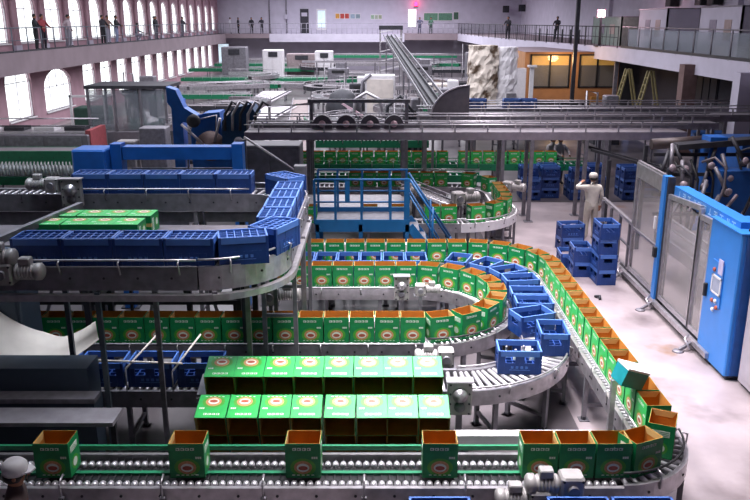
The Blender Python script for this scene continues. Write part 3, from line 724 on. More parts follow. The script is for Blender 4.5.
# lower left: white chute, dark machine, rods
m = MB(); N = 24; top = []; bot = []
for i in range(N + 1):
    u = i / N; x = -5.35 + 1.75 * u
    zc = 1.33 + .85 * (max(0, .68 - u) / .68) ** 2 + .30 * (max(0, u - .68) / .32) ** 1.4
    wd = .42 * (1 - max(0, u - .55) / .45 * .92)
    yc = 9.22 + .25 * u
    top.append((x - .05, yc + wd, zc + .10)); bot.append((x, yc - wd * .8, zc - .12))
vs = []; th = .008
for a, b in zip(top, bot):
    for k in range(5): q = k / 4; vs.append((a[0] + (b[0] - a[0]) * q, a[1] + (b[1] - a[1]) * q, a[2] + (b[2] - a[2]) * q - .10 * math.sin(PI * q)))
nv = len(vs); vs += [(x, y, z - th) for x, y, z in vs]; fs = []
for i in range(N):
    for k in range(4):
        p = i * 5 + k; fs += [(p, p + 1, p + 6, p + 5), (nv + p, nv + p + 5, nv + p + 6, nv + p + 1)]
    for k in (0, 4): p = i * 5 + k; q = p + 5; fs.append((p, q, nv + q, nv + p) if k == 0 else (q, p, nv + p, nv + q))
m.add(vs, fs, CREAM, [True] * len(fs))
t = thing('curved_chute', 'pale curved sheet chute sweeping down at the left edge', 'chute', (-4.8, 9.3, 0))
part('chute_sheet', m, t)
part('stand', MB().bx(-4.65, -4.6, 9.0, 9.05, 0, 1.42, DARK).bx(-3.95, -3.9, 9.05, 9.1, 0, 1.42, DARK), t)
t = thing('infeed_machine', 'dark low machine body at the left edge behind the front conveyor', 'machine', (-4.6, 8.6, 0))
part('machine_body', MB().bx(-5.6, -3.52, 8.72, 9.12, .1, 1.42, CAB), t); part('front_panel', MB().bx(-5.6, -3.40, 8.52, 8.72, .1, 1.06, CAB), t); part('top_ledge', MB().bx(-5.6, -3.38, 8.50, 8.72, 1.06, 1.12, STEELD), t)
part('shelf', MB().bx(-5.6, -3.02, 8.05, 8.42, 1.00, 1.05, mat('grey_sheet', '9a97a0', .4, .2)), t)
for x in (-5.4, -3.08): part('shelf_leg', MB().bx(x - .03, x + .03, 8.2, 8.26, 0, 1.0, DARK), t)
for (p, q, lb) in (((-3.72, 9.32, 1.26), (-2.5, 9.3, 1.22), 'long pale guide rod lying across the left crates'), ((-3.22, 9.22, 1.18), (-2.95, 9.75, 1.42), 'pale slanted rod over the left crates, nearer the chute'), ((-2.62, 9.22, 1.14), (-2.36, 9.8, 1.42), 'pale slanted rod over the left crates, nearer the lying cartons')):
    solo('guide_rod', MB().tube(p, q, .014, CREAM, 6).tube(p, (p[0], p[1] - .02, .86), .010, STEELD, 6), lb, 'rod')
# crates on the lower lane at bottom edge
L0 = line(-.2, 6.35, 4.0, 6.35, 4)
conveyor('low conveyor at the bottom edge of the photo carrying blue crates', L0, .46, .745, .14, .12, .025, 1.5, None)
for x, lb in ((.62, 'below the lone front carton'), (1.95, 'below the pale motors'), (2.57, 'below the close row')): CR_E.put((x, 6.35, .745), 0, 'blue crate cut by the bottom edge of the photo, ' + lb, 'crates on the low conveyor')

# ================================================================== blue platform with stairs
t = thing('access_platform', 'blue steel platform with railing and stairs over the middle conveyors', 'platform', (-.2, 16.2, 0))
Zp = 1.42; xa, xb, ya, yb = -1.25, .72, 15.75, 16.85
part('deck', MB().bx(xa, xb, ya, yb, Zp - .04, Zp, STEELD).bx(xa, xb, ya - .04, ya, Zp - .16, Zp + .1, TEAL).bx(xa, xb, yb, yb + .04, Zp - .16, Zp + .1, TEAL), t)
for y in (ya, yb):
    part('handrail', MB().tube((xa, y, Zp + .94), (xb, y, Zp + .94), .026, TEAL, 8).tube((xa, y, Zp + .47), (xb, y, Zp + .47), .02, TEAL, 8), t)
    for x in (xa, -.82, -.28, .32, xb - .03): part('rail_post', MB().bx(x - .025, x + .025, y - .025, y + .025, Zp, Zp + .94, TEAL), t)
for x in (xa + .05, -.3, xb - .05):
    for y in (ya, yb): part('leg', MB().bx(x - .04, x + .04, y - .04, y + .04, 0, Zp, TEAL), t)
part('rail_panel', MB().bx(-.62, -.52, ya - .02, ya + .02, Zp + .47, Zp + .94, TEAL), t); part('corner_panel', MB().bx(xb - .12, xb - .02, ya - .02, ya + .02, Zp, Zp + .94, TEAL), t)
xs = 1.75
for y in (ya, ya + .75):
    part('stair_stringer', MB().bar((xb, y, Zp - .05), (xs, y, .05), .05, .18, TEAL), t)
    part('stair_rail', MB().tube((xb, y, Zp + .94), (xs - .1, y, .95), .025, TEAL, 8).tube((xb, y, Zp + .6), (xs - .1, y, .5), .018, TEAL, 8).tube((xs - .1, y, .1), (xs - .1, y, .95), .025, TEAL, 8).tube((1.2, y, .7), (1.2, y, 1.78), .025, TEAL, 8), t)
for i in range(6): u = (i + .7) / 6.5; part('tread', MB().bx(xb + (xs - xb) * u - .1, xb + (xs - xb) * u + .1, ya, ya + .75, Zp - (Zp) * u - .015, Zp - Zp * u + .015, STEELD), t)
# pale covers under the platform
for i, (x0, x1) in enumerate(((-1.15, -.6), (-.5, .45), (.55, .72))):
    solo('cover_plate', MB().bx(x0, x1, 15.3, 15.5, .75, 1.1, WPLAST if i != 1 else MOTOR).bx(x0 + .02, x0 + .08, 15.36, 15.44, 0, .75, STEELD).bx(x1 - .08, x1 - .02, 15.36, 15.44, 0, .75, STEELD), ('pale cover plate at left under the blue platform', 'grey cover plate at the middle under the blue platform', 'narrow cover plate at right under the blue platform')[i], 'cover')

# ================================================================== second carton loop beyond the platform
G1 = line(-2.3, 18.0, 2.0, 18.0, 10); G2 = arc(2.0, 19.3, 1.3, -90, 0, 14); G3 = line(3.3, 19.3, 3.3, 21.0, 5); G4 = arc(2.1, 21.0, 1.2, 0, 90, 12); G5 = line(2.1, 22.2, -1.8, 22.2, 8)
kw = dict(w_=.46, z=ZR, fh=.2, pitch=.14, r=.025)
conveyor('front straight of second carton loop behind the blue platform', pts=G1, legs=2, guide=(.1, .25, (-1,)), **kw)
conveyor('pale-edged near bend of the second carton loop', pts=G2, legs=1, guide=(.1, .25, (-1,)), fm=WPLAST, **kw)
conveyor('short straight at the right end of the second carton loop', pts=G3, legs=2, fm=WPLAST, **kw)
conveyor('far bend of the second carton loop', pts=G4, legs=2, **kw)
conveyor('rear straight of the second carton loop below the overhead lanes', pts=G5, legs=2, **kw)
gg = 'open cartons on the second loop'
S1 = [(-1.95, 18), (-1.55, 18), (-.12, 18), (.55, 18), (1.35, 18), (1.75, 18)]
for i, (x, y) in enumerate(S1): OPEN.put((x, y, ZR), PI + rnd.uniform(-.05, .05), 'open green carton on the front straight of the second loop, %s from the left' % ORD[i + 1], gg)
for i, an in enumerate((-72, -48, -26, -4)): OPEN.put((2.0 + 1.3 * math.cos(math.radians(an)), 19.3 + 1.3 * math.sin(math.radians(an)), ZR), math.radians(an + 270), 'open green carton on the near bend of second loop, %s round the bend' % ORD[i + 1], gg)
for i, y in enumerate((19.75, 20.15, 20.6)): OPEN.put((3.3, y, ZR), PI / 2, 'open green carton on the short straight of second loop, %s from the near end' % ORD[i + 1], gg)
for i, an in enumerate((25, 60)): OPEN.put((2.1 + 1.2 * math.cos(math.radians(an)), 21 + 1.2 * math.sin(math.radians(an)), ZR), math.radians(an + 90), 'open green carton on the far bend of second loop, %s round the bend' % ORD[i + 1], gg)
for i in range(7): OPEN.put((1.9 - .41 * i, 22.2, ZR), PI, 'open green carton on the rear straight of second loop, %s from the right' % ORD[i + 1], gg)
# slanted return lane and third row
K1 = line(1.6, 24.5, 3.0, 18.9 + 1.0, 6)
conveyor('slanted lane with motors running down into the second carton loop', line(.9, 21.4, 1.9, 19.2, 6), .5, 1.05, .2, .14, .025, 1.5, (.12, .27, (1, -1)), STEELD)
motor((2.1, 19.35, 1.0), .3, 'pale motor at the lower end of slanted lane in the second loop', 1.5, 1, post=1.0)
motor((1.05, 20.0, 1.1), .8, 'grey motor beside the slanted lane in the second loop', 1.3, -1, post=1.1)
H1 = line(-3.2, 25.6, 7.0, 25.6, 12)
conveyor('far carton lane seen under the overhead lanes', H1, .46, .95, .2, .2, .025, 2.5, (.12, .27, (1, -1)), GRAIL, GRAIL)
for i in range(21): OPEN.put((-2.7 + .41 * i + (.3 if i > 12 else 0), 25.6, .95), PI + rnd.uniform(-.06, .06), 'open green carton on the far lane under the overhead conveyors, %s from left' % ORD[i + 1], 'cartons on the far lane')
conveyor('green railed lane just behind the rear straight of the second loop', line(-3.2, 23.4, 3.2, 23.4, 6), .4, 1.0, .2, .2, .025, 2.5, (.12, .2, (1, -1)), GRAIL, STEEL)
t = thing('worktable', 'wide grey steel table top between platform and second loop', 'table', (-.6, 20, 0))
part('tabletop', MB().bx(-2.2, .9, 19.2, 20.7, .92, .96, STEEL), t)
for x in (-2.1, .8):
    for y in (19.3, 20.6): part('leg', MB().bx(x - .04, x + .04, y - .04, y + .04, 0, .92, STEELD), t)
motor((3.62, 20.9, 1.0), 2.6, 'blue-lit motor at the outer edge of the second loop', 1.3, -1, post=1.0)

# ================================================================== overhead lanes
def overhead(label, x0, x1, y, z, w_, fh, posts, fm=STEELD):
    t = thing('overhead_conveyor', label, 'conveyor', (x0, y, 0))
    for s in (-1, 1): part('side_frame', MB().bx(x0, x1, y + s * w_ / 2 - .03, y + s * w_ / 2 + .03, z - fh, z + .02, fm), t)
    part('belt', MB().bx(x0, x1, y - w_ / 2 + .03, y + w_ / 2 - .03, z - .05, z, GREYB), t)
    for s in (-1, 1):
        g = MB().tube((x0, y + s * (w_ / 2), z + .22), (x1, y + s * (w_ / 2), z + .22), .02, STEEL, 6)
        for i in range(int((x1 - x0) / .9)): x = x0 + .4 + .9 * i; g.bx(x - .02, x + .02, y + s * w_ / 2 - .02, y + s * w_ / 2 + .02, z, z + .22, STEEL)
        part('guide_rail', g, t)
    for x in posts:
        for s in (-1, 1): part('post', MB().bx(x - .05, x + .05, y + s * w_ / 2 - .05, y + s * w_ / 2 + .05, 0, z - fh, STEELD).bx(x - .12, x + .12, y + s * w_ / 2 - .12, y + s * w_ / 2 + .12, 0, .02, STEELD), t)
        part('cross_beam', MB().bx(x - .04, x + .04, y - w_ / 2, y + w_ / 2, z - fh - .08, z - fh, STEELD), t)
    return t
overhead('nearest overhead lane spanning the hall on tall posts', -3.6, 8.6, 21.9, 2.52, .75, .20, (-1.85, .78, 3.55, 4.35, 5.85), mat('lilac_steel', '9a919c', .45, .4, .12))
overhead('second overhead lane just beyond the nearest one', -3.6, 10.2, 23.6, 2.55, .7, .16, (-2.5, 1.5, 6.9))
overhead('third overhead lane reaching the right wall side', 1.4, 13.5, 26.2, 2.5, .9, .2, (3.2, 7.6, 11.5))
overhead('fourth overhead lane in front of the orange room', 2.6, 13.0, 28.6, 2.45, .8, .2, (3.6, 8.5, 12))
t = thing('overhead_walkway', 'dark slanted beams running up to the right gripper machine', 'beam', (7.5, 20.5, 0))
for y in (20.2, 20.9): part('beam', MB().bar((5.9, y + 1, 2.1), (8.6, y - 1.2, 1.55), .05, .07, DARK), t)
for x in (6.2, 7.0, 7.8): part('post', MB().bx(x - .04, x + .04, 20.4, 20.48, 0, 1.95, DARK), t)
# star drives on the overhead lane
t = thing('transfer_frame', 'grey upright frame of the transfer station around the star drives', 'frame', (-.6, 23, 0))
for x in (-1.85, .92): part('post', MB().bx(x - .05, x + .05, 22.85, 22.95, 0, 3.25, STEELD), t)
part('top_beam', MB().bx(-1.95, 1.02, 22.84, 22.96, 3.2, 3.3, STEELD), t)
for i in range(4):
    x = -1.5 + .68 * i; z0 = 2.54
    t = thing('star_drive', 'dark rounded star drive on the overhead lane, %s from left' % ORD[i + 1], 'drive unit', (x, 22.3, z0), group='star drives on the overhead lane')
    poly = [(x + .28 * math.cos(PI * k / 10), z0 + .08 + .30 * math.sin(PI * k / 10)) for k in range(11)] + [(x - .28, z0), (x + .28, z0)]
    part('housing', MB().prism(poly, 22.25, 22.45, mat('drive_grey', '625e66', .5, .3)), t); part('hub', MB().lathe([(.01, 0), (.10, 0), (.09, .06), (.05, .08), (.01, .08)], mat('hub_pink', 'd8b8c4', .4, .2), 12, M4=Matrix.Translation((x, 22.25, z0 + .13)) @ Matrix.Rotation(PI / 2, 4, 'X')), t)
    b = MB()
    for k in range(6): b.bar((x - .28 + .11 * k, 22.2, z0 - .16), (x - .22 + .11 * k, 22.2, z0 - .34), .05, .06, BLACK)
    part('finger', b, t)
# quarter-round guard and inclined conveyor
t = thing('quarter_guard', 'dark quarter-round guard at the foot of the inclined conveyor', 'guard', (2.4, 24.8, 0))
poly = [(2.95 - 1.2 * math.cos(PI / 2 * k / 12), 2.55 + 1.0 * math.sin(PI / 2 * k / 12)) for k in range(13)] + [(2.95, 2.55)]
part('guard_plate', MB().prism(poly, 24.7, 24.8, mat('guard_grey', '625e66', .5, .2)), t); part('edge', MB().path([(p[0], 24.7, p[1]) for p in poly[:13]], .03, STEEL, 6), t)
part('stand', MB().bx(2.88, 2.96, 24.72, 24.78, 0, 2.55, STEELD).bx(1.8, 1.88, 24.72, 24.78, 0, 2.55, STEELD), t)
t = thing('inclined_conveyor', 'long inclined conveyor with pale rails rising toward the far gallery', 'conveyor', (2.2, 27, 0))
pa = Vector((2.25, 26.5, 2.5)); pb = Vector((1.05, 60, 4.35))
for dx in (-.42, -.14, .14, .42): part('side_rail', MB().bar(pa + Vector((dx, 0, .1)), pb + Vector((dx, 0, .1)), .04, .12, STEELD if abs(dx) > .3 else DARK), t)
part('belt', MB().bar(pa, pb, .5, .05, DARK), t)
for k in range(24): q = pa.lerp(pb, k / 24); part('rung', MB().bx(q.x - .46, q.x + .46, q.y - .04, q.y + .04, q.z - .1, q.z - .02, STEEL), t)
for k in (.1, .35, .6, .85): q = pa.lerp(pb, k); part('support', MB().bx(q.x - .5, q.x - .42, q.y, q.y + .08, 0, q.z, STEELD).bx(q.x + .42, q.x + .5, q.y, q.y + .08, 0, q.z, STEELD), t)
t = thing('lift_tower', 'pale latticed lift tower at the top of the inclined conveyor', 'tower', (1.2, 61, 0))
for dx in (-.8, .8):
    for dy in (0, 1.2): part('column', MB().bx(1.2 + dx - .06, 1.2 + dx + .06, 61 + dy - .06, 61 + dy + .06, 0, 4.9, STEEL), t)
for k in range(7): z = .7 * k + .4; part('brace', MB().bar((.4, 60.95, z), (2.0, 60.95, z + .35), .07, .07, WPLAST), t)
part('cap', MB().bx(.3, 2.1, 60.9, 62.3, 4.8, 5.1, DARK), t)

# ================================================================== left middle: gantry, bottles, machines
t = thing('blue_gantry', 'blue steel gantry beam on posts behind the raised rear crate row', 'gantry', (-3.6, 14.9, 0))
part('beam', MB().bx(-4.74, -2.69, 14.55, 14.85, 2.98, 3.22, BPAINT), t)
for x in (-4.85, -2.58): part('post', MB().bx(x - .1, x + .1, 14.50, 14.8, 0, 3.28, BPAINT).bx(x - .18, x + .18, 14.5, 14.86, 0, .03, DARK), t)
part('drive_box', MB().bev((-5.28, 14.55, 3.0), (.62, .6, .42), BPAINT, .03), t); part('box_stand', MB().bx(-5.4, -5.2, 14.5, 14.7, 0, 2.8, DARK), t)
part('tie_rod', MB().tube((-4.7, 14.9, 2.75), (-2.6, 14.9, 2.75), .02, STEELD, 6).tube((-3.6, 14.9, 2.75), (-3.6, 14.9, 2.98), .02, STEELD, 6), t)
t = conveyor('left conveyor crowded with clear bottles', line(-13.0, 21.2, -7.9, 21.2, 8), .7, 1.42, .22, .2, .025, 2.5, None, GRAIL, kind='belt', bed=STEELD)
bt = thing('beer_bottle', 'clear glass bottle in the crowd on the left conveyor', 'bottle', (0, 0, 0), group='clear bottles on the left conveyor')
BIG = MB().lathe([(.042, 0), (.045, .012), (.045, .17), (.036, .205), (.019, .24), (.016, .30), (.019, .305), (.019, .32), (.015, .322)], mat('frosty_glass', 'e2e8e8', .25, 0, .08), 8).mesh('bottle')
o = bpy.data.objects.new('bottle_glass', BIG); C.objects.link(o); o.parent = bt
PB = Proto(bt); nb = 0
for r_ in range(4):
    for i in range(28):
        if rnd.random() < .06: continue
        x = -10.55 + .098 * i + (.05 if r_ % 2 else 0)
        PB.put((x, 20.98 + .13 * r_, 1.42), rnd.uniform(0, 6), 'clear glass bottle in the crowd on the left conveyor', 'clear bottles on the left conveyor')
for (y, z0, z1, m_, lb) in ((19.2, 1.05, 1.3, STEELD, 'nearer grey trough lane left of the raised rear row'), (20.2, .9, 1.1, GRAIL, 'green edged trough lane below the bottles at left'), (17.4, .95, 1.2, STEELD, 'low grey trough lane at left nearest the raised loop')):
    m = MB().bx(-11.5, -4.2, y - .35, y - .3, z0, z1, m_).bx(-11.5, -4.2, y + .3, y + .35, z0, z1, m_).bx(-11.5, -4.2, y - .3, y + .3, z0, z0 + .04, GREYB)
    t = thing('trough_lane', lb, 'conveyor', (-8, y, 0)); part('trough', m, t)
    for x in (-10, -7, -4.6): part('leg', MB().bx(x - .04, x + .04, y - .25, y + .25, 0, z0, DARK), t)
# long low machine along the windows
t = thing('washer_machine', 'long low grey machine along the left windows', 'machine', (-14.6, 31.5, 0))
part('machine_body', MB().bev((-14.4, 31.6, .6), (6.4, 2.2, 1.2), mat('machine_grey', '77737b', .5, .2, .12), .05), t)
part('top_plate', MB().bx(-17.4, -11.4, 30.7, 32.5, 1.2, 1.26, STEEL), t)
for i in range(4): part('access_door', MB().bx(-17.3 + 1.5 * i, -16.0 + 1.5 * i, 30.46, 30.5, .3, 1.1, STEELD), t)
for i in range(5): part('pale_tray', MB().bx(-17.2 + 1.2 * i, -16.4 + 1.2 * i, 31.2, 31.9, 1.26, 1.4, WPLAST if i % 2 else DARK), t)
part('guide_rail', MB().tube((-17.4, 30.8, 1.5), (-11.4, 30.8, 1.5), .03, DARK, 6).tube((-17.4, 32.4, 1.6), (-11.4, 32.4, 1.6), .03, STEEL, 6), t)
part('red_end', MB().bx(-11.35, -11.15, 30.6, 32.4, .2, 1.35, mat('faded_red', '9a4a50', .6)), t, 'faded red end panel')
conveyor('green sided lane in front of the long grey left machine', line(-16.5, 28.2, -9.6, 28.2, 8), .9, 1.0, .5, .25, .03, 2.5, None, GRAIL, kind='belt', bed=GREYB)
t = thing('filler_enclosure', 'glass-walled grey filling machine enclosure in front of left windows', 'machine', (-10.4, 33.5, 0))
part('base', MB().bev((-10.4, 34.2, .5), (3.4, 2.4, 1.0), mat('machine_grey', '77737b'), .04), t)
for x in (-12.0, -10.9, -9.8, -8.75):
    for y in (33.05, 35.3): part('frame_post', MB().bx(x - .05, x + .05, y - .05, y + .05, 1.0, 2.75, STEELD), t)
part('roof', MB().bx(-12.1, -8.65, 32.95, 35.4, 2.75, 2.88, DARK), t)
for i in range(3): part('glass_panel', MB().bx(-11.93 + 1.08 * i, -10.97 + 1.08 * i, 33.02, 33.04, 1.05, 2.72, FOGGLASS), t)
part('filler_drum', MB().lathe([(.2, 1.0), (.75, 1.0), (.75, 1.35), (.4, 1.5), (.35, 2.3), (.7, 2.4), (.7, 2.6), (.1, 2.65)], STEEL, 16, (-10.2, 34.2, 0)), t)
for i in range(3): part('valve', MB().tube((-10.5 + .3 * i, 33.5, 1.3), (-10.5 + .3 * i, 33.5, 1.9), .09, WPLAST, 8), t)
t = thing('washer_machine', 'small green machine with pale frame beside the arched window', 'machine', (-14.4, 38, 0))
part('machine_body', MB().bev((-13.6, 38, .75), (1.5, 1.2, 1.5), mat('dark_green_machine', '2c4a40', .5), .05), t); part('frame', MB().bx(-14.45, -14.35, 37.3, 37.4, 0, 2.1, WPLAST).bx(-12.85, -12.75, 37.3, 37.4, 0, 2.1, WPLAST).bx(-14.45, -12.75, 37.3, 37.4, 2.0, 2.1, WPLAST), t)
# bins and boxes between
for i, (x, y, s_, m_, lb) in enumerate(((-8.4, 29.8, 1.0, STEELD, 'grey steel cabinet between the filler and blue machine'), (-7.4, 31, .8, DARK, 'dark upright box behind the blue palletizing machine'), (-9.4, 29.6, .7, MOTOR, 'pale grey pump unit in front of the filler enclosure'))):
    t = thing('steel_cabinet', lb, 'cabinet', (x, y, 0)); part('cabinet_body', MB().bev((x, y, s_ * .8), (s_, s_ * .8, s_ * 1.6), m_, .03), t); part('door', MB().bx(x - s_ * .42, x + s_ * .42, y - s_ * .42, y - s_ * .4, .15, s_ * 1.5, STEELD), t); part('handle', MB().bx(x + s_ * .3, x + s_ * .34, y - s_ * .45, y - s_ * .42, s_ * .7, s_, STEEL), t)
# blue palletizing machine
t = thing('palletizing_machine', 'big blue gripper machine with slanted arm and round disc', 'machine', (-6.0, 26.5, 0))
part('column', MB().bx(-6.8, -6.45, 26.3, 26.9, 0, 2.95, BPAINT).bx(-7.0, -6.3, 26.1, 27.0, 0, .1, DARK), t)
part('slanted_arm', MB().prism([(-6.85, 3.4), (-6.55, 3.3), (-6.3, 2.72), (-5.9, 2.47), (-5.95, 2.12), (-6.42, 2.28), (-6.85, 2.9)], 26.0, 26.5, BPAINT), t)
part('elbow', MB().lathe([(.02, 0), (.22, 0), (.22, .12), (.1, .16), (.02, .16)], DARK, 14, M4=Matrix.Translation((-6.0, 26.0, 2.3)) @ Matrix.Rotation(PI / 2, 4, 'X')), t)
part('body', MB().prism([(-6.2, .2), (-6.2, 1.9), (-6.05, 2.35), (-5.75, 2.5), (-5.2, 2.55), (-5.12, 1.6), (-4.7, 1.2), (-4.7, .2)], 26.3, 27.2, BPAINT), t)
part('body_frame', MB().path([(-5.95, 26.25, 2.3), (-5.3, 26.25, 2.45), (-5.35, 26.25, 1.7)], .035, STEEL, 6), t)
part('rear_hood', MB().prism([(-5.1, 1.2), (-5.05, 2.3), (-4.65, 2.72), (-4.1, 2.85), (-3.9, 2.5), (-4.3, 1.95), (-4.45, 1.2)], 25.9, 27.0, mat('machine_dark_blue', '144068', .45)), t)
part('disc', MB().lathe([(.05, 0), (.5, 0), (.5, .1), (.2, .14), (.15, .2), (.02, .2)], mat('disc_brown', '7d6a68', .5, .2), 24, M4=Matrix.Translation((-5.5, 26.1, 1.45)) @ Matrix.Rotation(PI / 2, 4, 'X')), t, 'brown round disc')
part('piston', MB().tube((-6.4, 25.9, 2.2), (-5.7, 25.95, 1.5), .045, STEEL, 8), t, 'bright piston rod'); part('piston', MB().tube((-5.1, 25.85, 2.4), (-5.35, 25.95, 1.6), .045, STEEL, 8), t, 'bright piston rod')
for k in range(5): x = -4.95 + .25 * k; part('gripper_tube', MB().path([(x, 25.8, 2.0), (x + .05, 25.7, 2.55), (x + .3, 25.7, 2.95), (x + .5, 25.75, 2.8)], .05, STEEL if k % 2 else DARK, 7), t)
for i in range(3): part('gripper_head', MB().lathe([(.02, 0), (.14, .02), (.16, .2), (.08, .3), (.02, .3)], STEELD, 10, (-4.5 + .35 * i, 25.7, 1.5)), t)
for x in (-6.0, -4.9): part('foot', MB().bx(x - .2, x + .2, 26.3, 27.2, 0, .2, DARK), t)
t = thing('steel_cabinet', 'wide grey machine cabinet right of the blue gantry post', 'cabinet', (-2.5, 19.5, 0))
part('cabinet_body', MB().bev((-2.62, 19.8, 1.25), (1.5, .9, 2.5), mat('machine_grey', '77737b'), .03), t); part('door', MB().bx(-3.3, -2.65, 19.32, 19.35, 1.2, 2.4, STEELD), t); part('door', MB().bx(-2.6, -1.95, 19.32, 19.35, 1.2, 2.4, STEELD), t)
t = thing('drive_column', 'cluttered grey drive column left of the blue platform', 'machine', (-1.35, 15.6, 0))
part('column', MB().bx(-1.62, -1.38, 15.4, 15.65, 0, 2.7, STEELD), t); part('pale_cover', MB().bev((-1.65, 15.2, 1.85), (.42, .4, .14), WPLAST, .02), t)
for z, r_ in ((.8, .13), (1.2, .1), (1.55, .12)): part('drive_wheel', MB().lathe([(.02, 0), (r_, 0), (r_, .08), (.03, .1)], STEEL, 12, M4=Matrix.Translation((-1.5, 15.38, z)) @ Matrix.Rotation(PI / 2, 4, 'X')), t)
part('rod', MB().tube((-1.75, 15.3, .3), (-1.3, 15.25, 1.7), .03, STEEL, 6), t)

# ================================================================== middle distance
t = thing('accumulation_table', 'pale zigzag accumulation table stepping away at centre left', 'table', (-4, 30, 0))
PLT = mat('pale_plate', 'c4bcc4', .35, .4, .08, 3)
for i, (x, y, w_, d) in enumerate(((-3.75, 29.0, 1.1, 3.4), (-4.45, 33.6, 1.15, 4.2), (-5.3, 39.5, 1.25, 5.5), (-6.6, 48, 1.4, 7.5))):
    part('plate', MB().prism([(x - w_ / 2, y - d / 2), (x + w_ / 2, y - d / 2), (x + w_ / 2 + .5, y + d / 2), (x - w_ / 2, y + d / 2)], 1.0, 1.06, PLT, 'z'), t)
    part('edge_rail', MB().tube((x + w_ / 2, y - d / 2, 1.18), (x + w_ / 2 + .5, y + d / 2, 1.18), .04, DARK, 6).bx(x - w_ / 2, x + w_ / 2, y - d / 2 - .05, y - d / 2, .8, 1.1, STEELD), t)
    part('leg', MB().bx(x - w_ / 2 + .1, x - w_ / 2 + .2, y - d / 3, y - d / 3 + .1, 0, 1.0, STEELD).bx(x + w_ / 2 - .2, x + w_ / 2 - .1, y - d / 3, y - d / 3 + .1, 0, 1.0, STEELD), t)
def lane(label, pts, w_=.7, z=1.0, m_=STEELD, belt=GREYB, guide=.12):
    return conveyor(label, pts, w_, z, .25, .3, .03, 4, (guide, w_ / 2 - .02, (1, -1)) if guide else None, m_, STEEL, kind='belt', bed=belt)
lane('brownish belt running away beside the zigzag table', line(-2.75, 27.2, -4.3, 46, 8), .9, 1.05, STEELD, mat('brown_belt', '80706f', .6))
lane('grey lane curving in front of the white panel', line(-2.5, 30.5, -.9, 30.5, 4) + arc(-.9, 32, 1.5, -90, 20, 10)[1:], .6, 1.3)
lane('curved lane with green rails left of the white panel', arc(-1.2, 37, 1.8, 170, 290, 14), .6, 1.1, GRAIL)
lane('curved lane with dark belt right of the belt machine', arc(1.3, 33.5, 1.5, 150, 300, 14), .6, 1.4, DARK)
lane('straight green railed lane before the white panel', line(-2.2, 29.2, 2.0, 29.2, 5), .6, 1.2, GRAIL)
lane('grey cross lane behind the white panel', line(-2.5, 47, 2.5, 47, 5), .8, 1.1)
lane('far cross lane of pale steel at mid hall', line(-3.5, 53, 6.5, 53, 6), .9, 1.3, STEEL)
lane('far cross lane of dull steel right of the incline', line(2.6, 58, 8.8, 58, 6), 1.0, 1.3)
lane('far green railed lane right of the incline', line(2.4, 44, 6.3, 44, 6), .8, .9, GRAIL)
lane('long green lane along the left back of the hall', line(-15, 62, -4.5, 62, 8) + arc(-4.5, 65, 3, -90, 0, 10)[1:], 1.0, 1.2, GRAIL, mat('green_belt', '3c6a54', .6))
lane('second long green lane behind the first at left back', line(-16, 69, -3.0, 69, 8), 1.0, 1.5, GRAIL, mat('green_belt', '3c6a54', .6))
lane('pale curved lane sweeping along the left back', arc(-7.5, 51, 6.0, 100, 200, 16), .8, 1.2, STEEL)
lane('high green lane below the far gallery', line(-4.5, 79, 8, 79, 8), 1.1, 2.2, GRAIL)
lane('lower steel lane below the far gallery', line(-4.5, 74, 8.0, 74, 8), 1.1, 1.7, STEEL)
lane('dark lane in the back right part of the hall', line(2.4, 66, 9, 66, 5), 1.2, 1.6, DARK)
t = thing('white_machine', 'tall white panel machine in the centre of the hall', 'machine', (.2, 39, 0))
part('machine_body', MB().bev((.25, 39.6, 1.7), (1.5, 1.0, 2.4), WPLAST, .04), t); part('base', MB().bx(-.5, 1.0, 39.1, 40.1, 0, .5, DARK), t)
part('side_pipe', MB().path([(-.7, 39.2, .4), (-.75, 39.1, 1.4), (-.6, 39.1, 2.6), (-.2, 39.1, 2.95)], .08, STEELD, 8), t); part('door', MB().bx(-.4, .9, 39.06, 39.1, .7, 2.7, CREAM), t)
t = thing('belt_machine', 'dark rounded machine left of the white panel machine', 'machine', (-1.7, 39, 0))
part('drum', MB().lathe([(.02, .6), (.8, .6), (.85, 1.4), (.6, 2.0), (.3, 2.2), (.02, 2.25)], DARK, 16, (-1.6, 39, 0)), t); part('base', MB().bx(-2.4, -.85, 38.4, 39.7, 0, .6, STEELD), t); part('arm', MB().bar((-1.6, 38.3, 1.6), (-.6, 38.2, 1.0), .15, .15, mat('hub_pink', 'd8b8c4')), t)
t = thing('labeller_machine', 'pale machine with white hood right of the inclined conveyor', 'machine', (4.3, 50, 0))
part('machine_body', MB().bev((4.6, 50, .6), (2.6, 1.6, 1.2), STEELD, .05), t); part('hood', MB().bev((3.9, 49.8, 1.45), (1.6, 1.0, .5), CREAM, .06), t); part('panel', MB().bx(5.2, 5.8, 49.1, 49.2, 1.2, 1.8, DARK), t)
for i, (x, y, w_, h, m_, lb) in enumerate(((-8.6, 68, 1.7, 3.1, WPLAST, 'white machine cabinet under the left end of far gallery'), (-6.4, 70, 2.5, 2.7, mat('brown_panel', '8d7d80', .6), 'wide brown panelled cabinet under the far gallery'), (-4.3, 68, 1.5, 3.0, WPLAST, 'narrow white cabinet right of the brown panels'), (-11.5, 66, 2.0, 3.4, STEELD, 'grey machine tower at the left back'))):
    t = thing('machine_cabinet', lb, 'cabinet', (x, y, 0)); part('cabinet_body', MB().bev((x, y, h / 2), (w_, 1.4, h), m_, .05), t)
    for k in range(2): part('door', MB().bx(x - w_ * .45 + k * w_ * .46, x - w_ * .02 + k * w_ * .46, y - .75, y - .71, .3, h * .8, m_), t)
    part('screen', MB().bx(x - w_ * .2, x + w_ * .25, y - .78, y - .75, h * .82, h * .95, DARK), t)
t = thing('door_sign', 'small pale lit panel on the left wall end below the gallery', 'sign', (-17.3, 84, 1))
